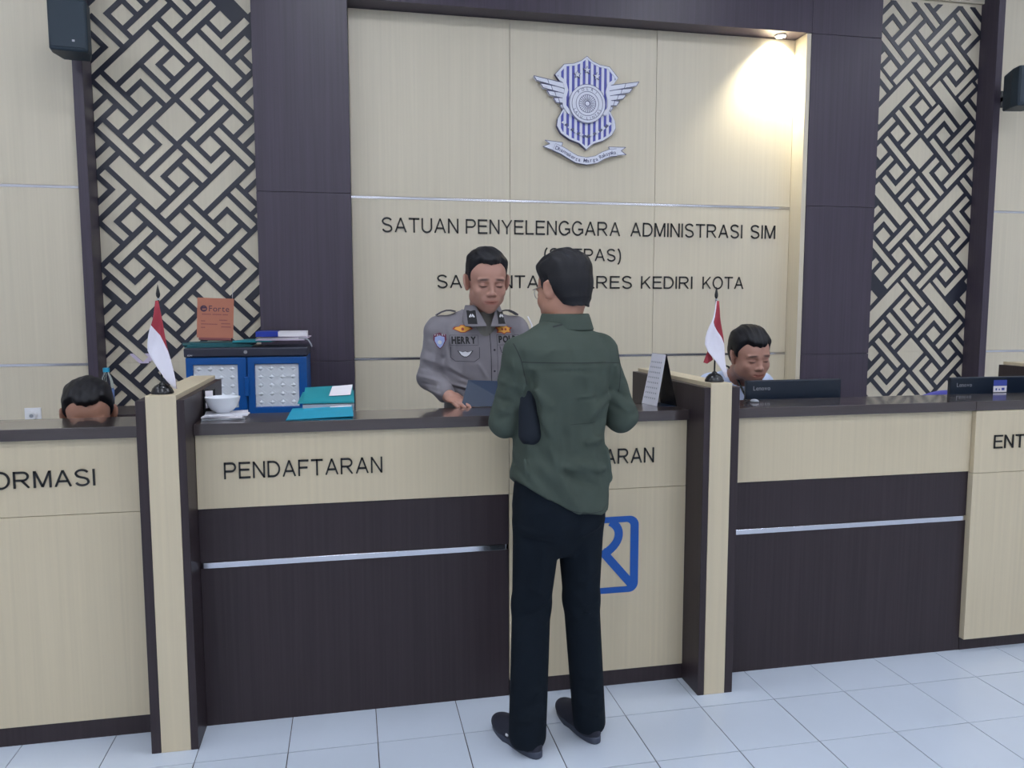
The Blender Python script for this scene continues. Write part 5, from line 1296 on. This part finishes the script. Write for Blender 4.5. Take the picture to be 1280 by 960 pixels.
hand(Fb, aim((.632, .330, 1.160), (.50, -.75, -.22), upv=(-.25, 0, 1)), -1, .45, .6); hand(Fb, aim((.900, .31, 1.160), (-.30, -.8, -.12)), 1, .45, .6)
V, Q = Fb.mesh()
off = person('person in a grey police uniform standing behind the worktop, looking down at a navy folder', base, V, Q, 'skin1', head_tint([H]))
rehair(H, base, off, top=.019, side=.004, nape=-.05, sb=.004, seed=5, temple=.040, st=.0024, fringe=-.006)
Fs = Field(axis(.47, 1.09, .0045), axis(.24, .68, .0045), axis(.86, 1.56, .0045))
Fs.loft([(.86, .155, .115, 0, 0), (1.0, .155, .115, 0, 0), (1.08, .150, .112, 0, 0), (1.18, .152, .112, 0, 0), (1.28, .166, .120, 0, .002), (1.37, .172, .120, 0, 0), (1.43, .158, .106, 0, -.004), (1.465, .130, .086, 0, -.004), (1.492, .088, .070, 0, 0), (1.512, .066, .064, 0, .012)], B, .02, p=2.5)
for s, S_, E_, W_ in ((1, RS, RE, RW), (-1, LS, LE, LW)):
    Fs.cap(tuple(B @ Vector((s * .09, -.004, 1.455))), S_, .044, .060, None, .045)
    Fs.cap(S_, E_, .061, .052, None, .02); Fs.cap(E_, (Vector(E_) * .14 + Vector(W_) * .86), .051, .040, None, .02)
def f(s_, a, b, w, am): s_.fold(tuple(B @ Vector(a)), tuple(B @ Vector(b)), w, am)
for a, b, w, am in [((.15, .11, 1.10), (-.10, .12, 1.075), .012, .006), ((.15, .11, 1.13), (-.05, .12, 1.105), .009, -.005), ((.15, .11, 1.16), (.0, .12, 1.20), .012, .005), ((-.02, .12, 1.06), (-.13, .11, 1.09), .012, .006),
                    ((.16, .10, 1.24), (.06, .12, 1.20), .014, .005), ((.16, .09, 1.34), (.10, .12, 1.26), .012, -.004), ((.10, .11, 1.42), (.14, .10, 1.30), .014, .004), ((-.16, .1, 1.3), (-.05, .12, 1.22), .012, .004)]: f(Fs, a, b, w, am)
for x0, z0, x1, z1, w, am in [(.66, 1.20, .80, 1.165, .006, .005), (.655, 1.19, .80, 1.150, .006, -.005), (.64, 1.16, .74, 1.10, .007, .006), (.68, 1.14, .79, 1.10, .006, -.005), (.70, 1.12, .81, 1.085, .006, .005), (.635, 1.44, .655, 1.30, .007, -.005), (.66, 1.44, .69, 1.46, .006, .004),
        (.64, 1.28, .70, 1.24, .007, .005), (.64, 1.26, .76, 1.20, .006, -.004), (.76, 1.30, .81, 1.22, .007, .004), (.86, 1.26, .90, 1.20, .008, .005), (.86, 1.16, .93, 1.13, .007, .005), (.90, 1.45, .93, 1.40, .007, -.004),
        (.53, 1.31, .60, 1.29, .007, .005), (.53, 1.27, .61, 1.245, .006, -.005), (.52, 1.235, .60, 1.22, .007, .007), (.53, 1.205, .59, 1.20, .006, -.006), (.55, 1.18, .60, 1.165, .007, .006)]:
    Fs.pfold((x0, z0), (x1, z1), w, am, -1, .52)
for E_, S_, s in ((LE, LS, -1), (RE, RS, 1)):
    for t_, w, am in ((.3, .010, .004), (.5, .010, -.004), (.65, .011, .005), (.80, .010, -.005), (.93, .012, .006)):
        p = Vector(S_).lerp(Vector(E_), t_); Fs.fold(tuple(p + Vector((-.05, -.045, .022 * s))), tuple(p + Vector((.05, -.045, -.022 * s))), w, am)
Fs.prim(wob, (.4, .1, .8), (1.2, .8, 1.6), None, 0, 'disp', mg=0)
Fs.cap((.797, .455, 1.44), (.803, .42, 1.58), .063, .066, None, .004, 'sub')
Fs.cap((.805, .350, 1.440), (.800, .35, 1.53), .004, .034, None, .004, 'sub')
sh = cloth('uniform_shirt', Fs, base, off, 'grey_uniform', 1)
Fu = Field(axis(.70, .90, .004), axis(.30, .58, .004), axis(1.36, 1.53, .004)); Fu.cap((.797, .450, 1.36), (.800, .435, 1.470), .066, .060, None, .0); Fu.cap((.80, .43, 1.36), (.80, .425, 1.45), .03, .03, None, .02)
cloth('undershirt', Fu, base, off, 'tshirt_olive', 1)
Fc = Field(axis(.68, .93, .003), axis(.27, .56, .003), axis(1.42, 1.56, .003)); CM = frame((.799, .440, 0), (0, 0, math.radians(184)))
Fc.loft([(1.440, .098, .105, 0, .010), (1.470, .090, .094, 0, .006), (1.535, .070, .068, 0, -.004)], CM, 0, shell=.0035)
Fc.prim(lambda x, y, z: (np.where(y > 0, .004 + np.clip(z - 1.44, 0, .1) * .42 - np.abs(x), -.05)) * .9, (-.2, -.2, 1.4), (.2, .2, 1.6), CM, 0, 'int')
Fc.prim(lambda x, y, z: (1.445 + np.clip(.06 - y, 0, .06) * .55) - z, (-.2, -.2, 1.4), (.2, .2, 1.6), CM, 0, 'int')
cl = cloth('collar', Fc, base, sh, 'grey_uniform', 1)
bv = tree(sh, base); bc = tree(cl, base)
# dress of the uniform, drawn on the cloth
def zx(px, pz): return (px, pz)
decal('placket', [dstroke([(.818, 1.425), (.822, 1.35), (.826, 1.2), (.828, 1.08)], .003)], bv, base, sh, 'uniform_dark')
decal('placket_edge', [dstroke([(.850, 1.41), (.852, 1.3), (.853, 1.08)], .0016)], bv, base, sh, 'uniform_dark', .0012)
for z in (1.345, 1.255, 1.165): decal('button', [dpoly(disc(.0048, 10, (.838, z)), 2)], bv, base, sh, 'uniform_dark', .003)
gw = [(-.038, .002), (-.03, .010), (-.014, .011), (-.006, .017), (.006, .017), (.014, .011), (.03, .010), (.038, .002), (.02, -.006), (.008, -.012), (-.008, -.012), (-.02, -.006)]
at = lambda c, P, k=1: [(c[0] + p[0] * k, c[1] + p[1] * k) for p in P]
g1, g2 = (.706, 1.432), (.884, 1.432)
decal('badge_edge', [dpoly(at(g1, gw, 1.12))], bv, base, sh, 'badge_red', .002); decal('wing_badge', [dpoly(at(g1, gw, .92))], bv, base, sh, 'badge_gold', .0034)
sb = [(-.034, .006), (-.02, .008), (-.01, .016), (0, .022), (.01, .016), (.02, .008), (.034, .006), (.026, -.004), (.03, -.014), (.012, -.014), (0, -.020), (-.012, -.014), (-.03, -.014), (-.026, -.004)]
decal('badge_edge', [dpoly(at(g2, sb, 1.12))], bv, base, sh, 'badge_red', .002); decal('star_badge', [dpoly(at(g2, sb, .92))], bv, base, sh, 'badge_gold', .0034)
decal('badge_mark', [dpoly(disc(.006, 12, g1), 2), dpoly(disc(.005, 8, (.876, 1.43)), 2), dpoly(disc(.005, 8, (.891, 1.43)), 2)], bv, base, sh, 'badge_red', .0046)
decal('name_tape_text', dtext('HERRY', .659, .758, 1.374, .026, .055), bv, base, sh, 'badge_black', .0028)
decal('service_tape_text', dtext('POLRI', .857, .950, 1.376, .026, .055), bv, base, sh, 'badge_black', .0028)
decal('name_tape_edge', [dstroke([(.652, 1.408), (.768, 1.408), (.768, 1.366), (.652, 1.366), (.652, 1.408)], .0014), dstroke([(.850, 1.408), (.950, 1.408)], .0014), dstroke([(.850, 1.366), (.950, 1.366)], .0014)], bv, base, sh, 'uniform_dark', .0014)
ww = [(-.030, .012), (-.012, .006), (0, .010), (.012, .006), (.030, .012), (.018, -.006), (.006, -.014), (-.006, -.014), (-.018, -.006)]
decal('small_badge_edge', [dpoly(at((.713, 1.332), ww, 1.1))], bv, base, sh, 'badge_black', .0026); decal('small_wing_badge', [dpoly(at((.713, 1.332), ww, .9))], bv, base, sh, 'badge_white', .0038)
decal('pocket_flap', [dstroke([(.655, 1.360), (.655, 1.315), (.672, 1.300), (.752, 1.297), (.772, 1.312), (.772, 1.358)], .0022), dstroke([(.862, 1.360), (.870, 1.335), (.882, 1.328), (.905, 1.340)], .003)], bv, base, sh, 'uniform_dark', .0016)
sp_ = [(-.026, .026), (0, .034), (.026, .026), (.028, .004), (.014, -.024), (0, -.036), (-.014, -.024), (-.028, .004)]
dd = (.35, 1, -.05)
def slab(c): return c
pc = (.581, 1.385)
decal('sleeve_patch_edge', [dpoly(at(pc, sp_))], bv, base, sh, 'badge_maroon', .0022, d=(.25, 1, 0)); decal('sleeve_patch', [dpoly(at((pc[0], pc[1] - .004), sp_, .76))], bv, base, sh, 'badge_blue', .0034, d=(.25, 1, 0))
decal('sleeve_patch_text', dtext('POLRI', pc[0] - .02, pc[0] + .02, pc[1] + .021, .006, .01) + [dpoly(disc(.009, 12, (pc[0], pc[1] - .006)), 2)], bv, base, sh, 'badge_white', .0044, d=(.25, 1, 0))
# collar tabs
for cx_, s in ((.742, 1), (.864, -1)):
    tab = [(cx_ - .017, 1.512), (cx_ + .015, 1.512), (cx_ + .018 * 1, 1.455), (cx_ - .017, 1.455)]
    decal('collar_tab', [dpoly(tab, 4)], bc, base, cl, 'badge_black', .003)
    decal('collar_mark', [dstroke([(cx_ - .008, 1.482), (cx_ - .004, 1.495), (cx_, 1.484), (cx_ + .004, 1.495), (cx_ + .008, 1.482)], .005)], bc, base, cl, 'badge_white', .0045)
# shoulder straps and cord
for s, S_ in ((1, RS), (-1, LS)):
    a = B @ Vector((s * .085, .0, 1.512)) - Vector(base); b = Vector(S_) + Vector((0, 0, .064)) - Vector(base) + B.to_3x3() @ Vector((s * .012, 0, 0))
    a = B @ Vector((s * .10, .0, 1.504)) - Vector(base)
    v = []
    mb = MB(); X_ = (b - a).normalized(); Yv = Vector((0, 1, 0)); N_ = Yv.cross(X_); N_ = N_ if N_.z > 0 else -N_
    for k in range(5):
        t_ = k / 4; p = a.lerp(b, t_) + Vector((0, 0, .012 * math.sin(PI * t_) + .002)); w_ = .024 + .004 * t_
        v += [tuple(p - Yv * w_ - N_ * .002), tuple(p + Yv * w_ - N_ * .002), tuple(p + Yv * w_ + N_ * .003), tuple(p - Yv * w_ + N_ * .003)]
    f_ = [(0, 1, 2, 3), (19, 18, 17, 16)]
    for k in range(4):
        for i in range(4): f_.append((k * 4 + i, (k + 1) * 4 + i, (k + 1) * 4 + (i + 1) % 4, k * 4 + (i + 1) % 4))
    st_ = obj('shoulder_strap', mb.add(v, f_), M['grey_uniform'], sh, bevel=.001)
    obj('strap_edge', MB().tube([Vector(v[i * 4 + 3]) for i in range(5)], .0022, 6), M['uniform_dark'], st_)
obj('lanyard_cord', MB().tube([Vector(p) - Vector(base) for p in ((1.0, .45, 1.485), (1.012, .425, 1.45), (1.013, .41, 1.40), (1.005, .40, 1.35))], .003, 8), M['badge_white'], sh, smooth=True)
# identity card clipped to the chest
idc = MB().box(-.020, .020, -.003, 0, -.034, .034); o = obj('identity_card', idc, M['badge_white'], sh); h = bv.ray_cast(Vector((.878, -.2, 1.215)), Vector((0, 1, 0)), 2)
o.location = h[0] + Vector((0, -.004, 0)) - Vector(base); o.rotation_euler = (-.08, 0, .1)
obj('card_frame', MB().ring([(-.023, -.038), (.023, -.038), (.023, .038), (-.023, .038)], [(-.018, -.031), (.018, -.031), (.018, .031), (-.018, .031)], -.0045, .001), M['badge_black'], o)
Ft = Field(axis(.60, .97, .012), axis(.33, .64, .012), axis(.03, .98, .012))
Ft.loft([(.80, .150, .112, 0, 0), (.90, .148, .108, 0, 0), (.97, .144, .10, 0, 0)], B, .03)
for hx in (-.085, .085): Ft.cap(tuple(B @ Vector((hx, 0, .82))), tuple(B @ Vector((hx, .01, .48))), .086, .068, None, .02); Ft.cap(tuple(B @ Vector((hx, .01, .48))), tuple(B @ Vector((hx, 0, .07))), .068, .062, None, .02)
cloth('trousers', Ft, base, off, 'uniform_dark', 1)
for hx in (-.085, .085):
    p = B @ Vector((hx, .04, 0)); shoe(off, base, (p.x, p.y), PI)

# ---------------------------------------------------------------- seated clerks
def clerk(label, base, hp, hr, hs, shirt, hairk, skin, lanyard=False, lean=.12, shw=.165, sh_drop=.26):
    """seated, facing the room; base = under the hips"""
    Hd = frame(hp, hr, hs); yaw = hr[2]; bx, by = base[0], base[1]
    nb = Vector((bx + (hp[0] - bx) * .75, by + (hp[1] - by) * .55, hp[2] - sh_drop + .04)); zs = nb.z - .04
    R_ = frame((bx, by, 0), (0, 0, PI))
    sho = [Vector((nb.x - shw, nb.y + .02, zs - .03)), Vector((nb.x + shw, nb.y + .02, zs - .03))]
    elb = [Vector((nb.x - .22, nb.y - .06, .79)), Vector((nb.x + .22, nb.y - .06, .79))]
    wr = [Vector((nb.x - .12, nb.y - .17, .785)), Vector((nb.x + .12, nb.y - .17, .785))]
    hip = Vector((bx, by, .56)); che = Vector((nb.x, nb.y + .03, zs - .11))
    Fb = Field(axis(bx - .36, bx + .36, .006), axis(by - .68, by + .26, .006), zaxis((.02, .74, .016), (.74, .84, .006), (.84, hp[2] - .14, .012), (hp[2] - .14, hp[2] + .17, .0036)))
    head(Fb, Hd)
    Fb.cap(nb + Vector((0, .01, -.02)), tuple(Hd @ Vector((0, -.03, -.06))), .058, .055, None, .03)
    Fb.cap(hip, che, .10, .10, None, .03); Fb.cap(sho[0], sho[1], .05, .05, None, .05)
    for S_, E_, W_ in zip(sho, elb, wr): Fb.cap(S_, E_, .04, .034, None, .02); Fb.cap(E_, W_, .034, .026, None, .01)
    for s in (-1, 1):
        k_ = Vector((bx + s * .11, by - .40, .50)); a_ = Vector((bx + s * .11, by - .36, .10)); Fb.cap(hip + Vector((s * .08, 0, 0)), k_, .07, .05, None, .02); Fb.cap(k_, a_, .05, .034, None, .01); Fb.ell(tuple(a_ + Vector((0, -.04, -.045))), (.034, .08, .034), None, .02)
    hand(Fb, aim(wr[0], (.3, -1, -.10)), -1, .3, .2); hand(Fb, aim(wr[1], (-.3, -1, -.10)), 1, .3, .2)
    V, Q = Fb.mesh(); p = person(label, base, V, Q, skin, head_tint([Hd]))
    rehair(Hd, base, p, **hairk)
    Fs = Field(axis(bx - .34, bx + .36, .007), axis(by - .45, by + .22, .007), axis(.58, nb.z + .10, .007))
    Fs.cap(hip + Vector((0, 0, .03)), che, .135, .14, None, .04); Fs.cap(sho[0], sho[1], .068, .068, None, .06); Fs.cap(sho[0] * .35 + sho[1] * .65 + Vector((0, 0, .02)), sho[0] * .65 + sho[1] * .35 + Vector((0, 0, .02)), .062, .062, None, .03)
    for S_, E_, W_ in zip(sho, elb, wr): Fs.cap(S_, E_, .062, .052, None, .02); Fs.cap(E_, E_.lerp(W_, .8), .050, .042, None, .02)
    Fs.prim(lambda x, y, z: .0025 * np.sin(x * 40 + z * 30) * np.sin(z * 33 + y * 20), (bx - .5, by - .6, .5), (bx + .5, by + .4, 1.5), None, 0, 'disp', mg=0)
    Fs.cap(nb + Vector((0, .0, -.05)), tuple(Hd @ Vector((0, -.03, -.02))), .062, .066, None, .004, 'sub'); Fs.prim(lambda x, y, z: .738 - z, (bx - .5, by - .9, .5), (bx + .5, .74, .8), None, 0, 'int') if False else None
    s_ = cloth('shirt', Fs, base, p, shirt, 1)
    Ft = Field(axis(bx - .26, bx + .26, .012), axis(by - .56, by + .18, .012), axis(.03, .70, .012))
    for s in (-1, 1):
        k_ = Vector((bx + s * .11, by - .40, .515)); a_ = Vector((bx + s * .11, by - .36, .07)); Ft.cap(hip + Vector((s * .075, 0, .015)), k_, .095, .072, None, .03); Ft.cap(k_, a_, .068, .06, None, .02)
    cloth('trousers', Ft, base, p, 'navy_trousers', 1)
    for s in (-1, 1): shoe(p, base, (bx + s * .11, by - .40), PI)
    return p, s_, Hd, nb
c1, s1, H1, nb1 = clerk('person bent low behind the left worktop with only crown and forehead showing', (-.93, .78, 0.0), (-.785, .47, 1.105), (-.34, .02, math.radians(193)), 1.10, 'dark_polo', dict(top=.018, side=.009, nape=-.06, seed=8, temple=.035), 'skin2', sh_drop=.25)
c2, s2, H2, nb2 = clerk('seated person in a light blue shirt looking down behind the right monitor', (2.2, .86, 0.0), (2.085, .50, 1.298), (-.21, .05, math.radians(180)), 1.07, 'light_blue_shirt', dict(top=.019, side=.009, nape=-.06, seed=11, temple=.03, fringe=.012), 'skin1', sh_drop=.135, shw=.135)
# lanyard and collar of the right clerk
b = Vector((2.2, .86, 0))
P_ = [nb2 + Vector((-.06, .03, .035)), nb2 + Vector((-.062, -.02, .03)), nb2 + Vector((-.045, -.085, -.03)), nb2 + Vector((-.01, -.115, -.12)), nb2 + Vector((0, -.125, -.20))]
obj('lanyard', MB().tube([p - b for p in P_], .005, 8), M['black_plastic'], s2, smooth=True)
P_ = [nb2 + Vector((.06, .03, .035)), nb2 + Vector((.062, -.02, .03)), nb2 + Vector((.045, -.085, -.03)), nb2 + Vector((.01, -.115, -.12)), nb2 + Vector((0, -.125, -.20))]
obj('lanyard', MB().tube([p - b for p in P_], .005, 8), M['black_plastic'], s2, smooth=True)

# shading: flat-ish mechanical parts keep crisp edges
for o in bpy.data.objects:
    if o.type == 'MESH' and o.name.split('.')[0] in ('base', 'bottle_body', 'bowl_body', 'pole', 'sole', 'finial'):
        m_ = o.data
        try: m_.set_sharp_from_angle(angle=math.radians(40))
        except Exception: pass
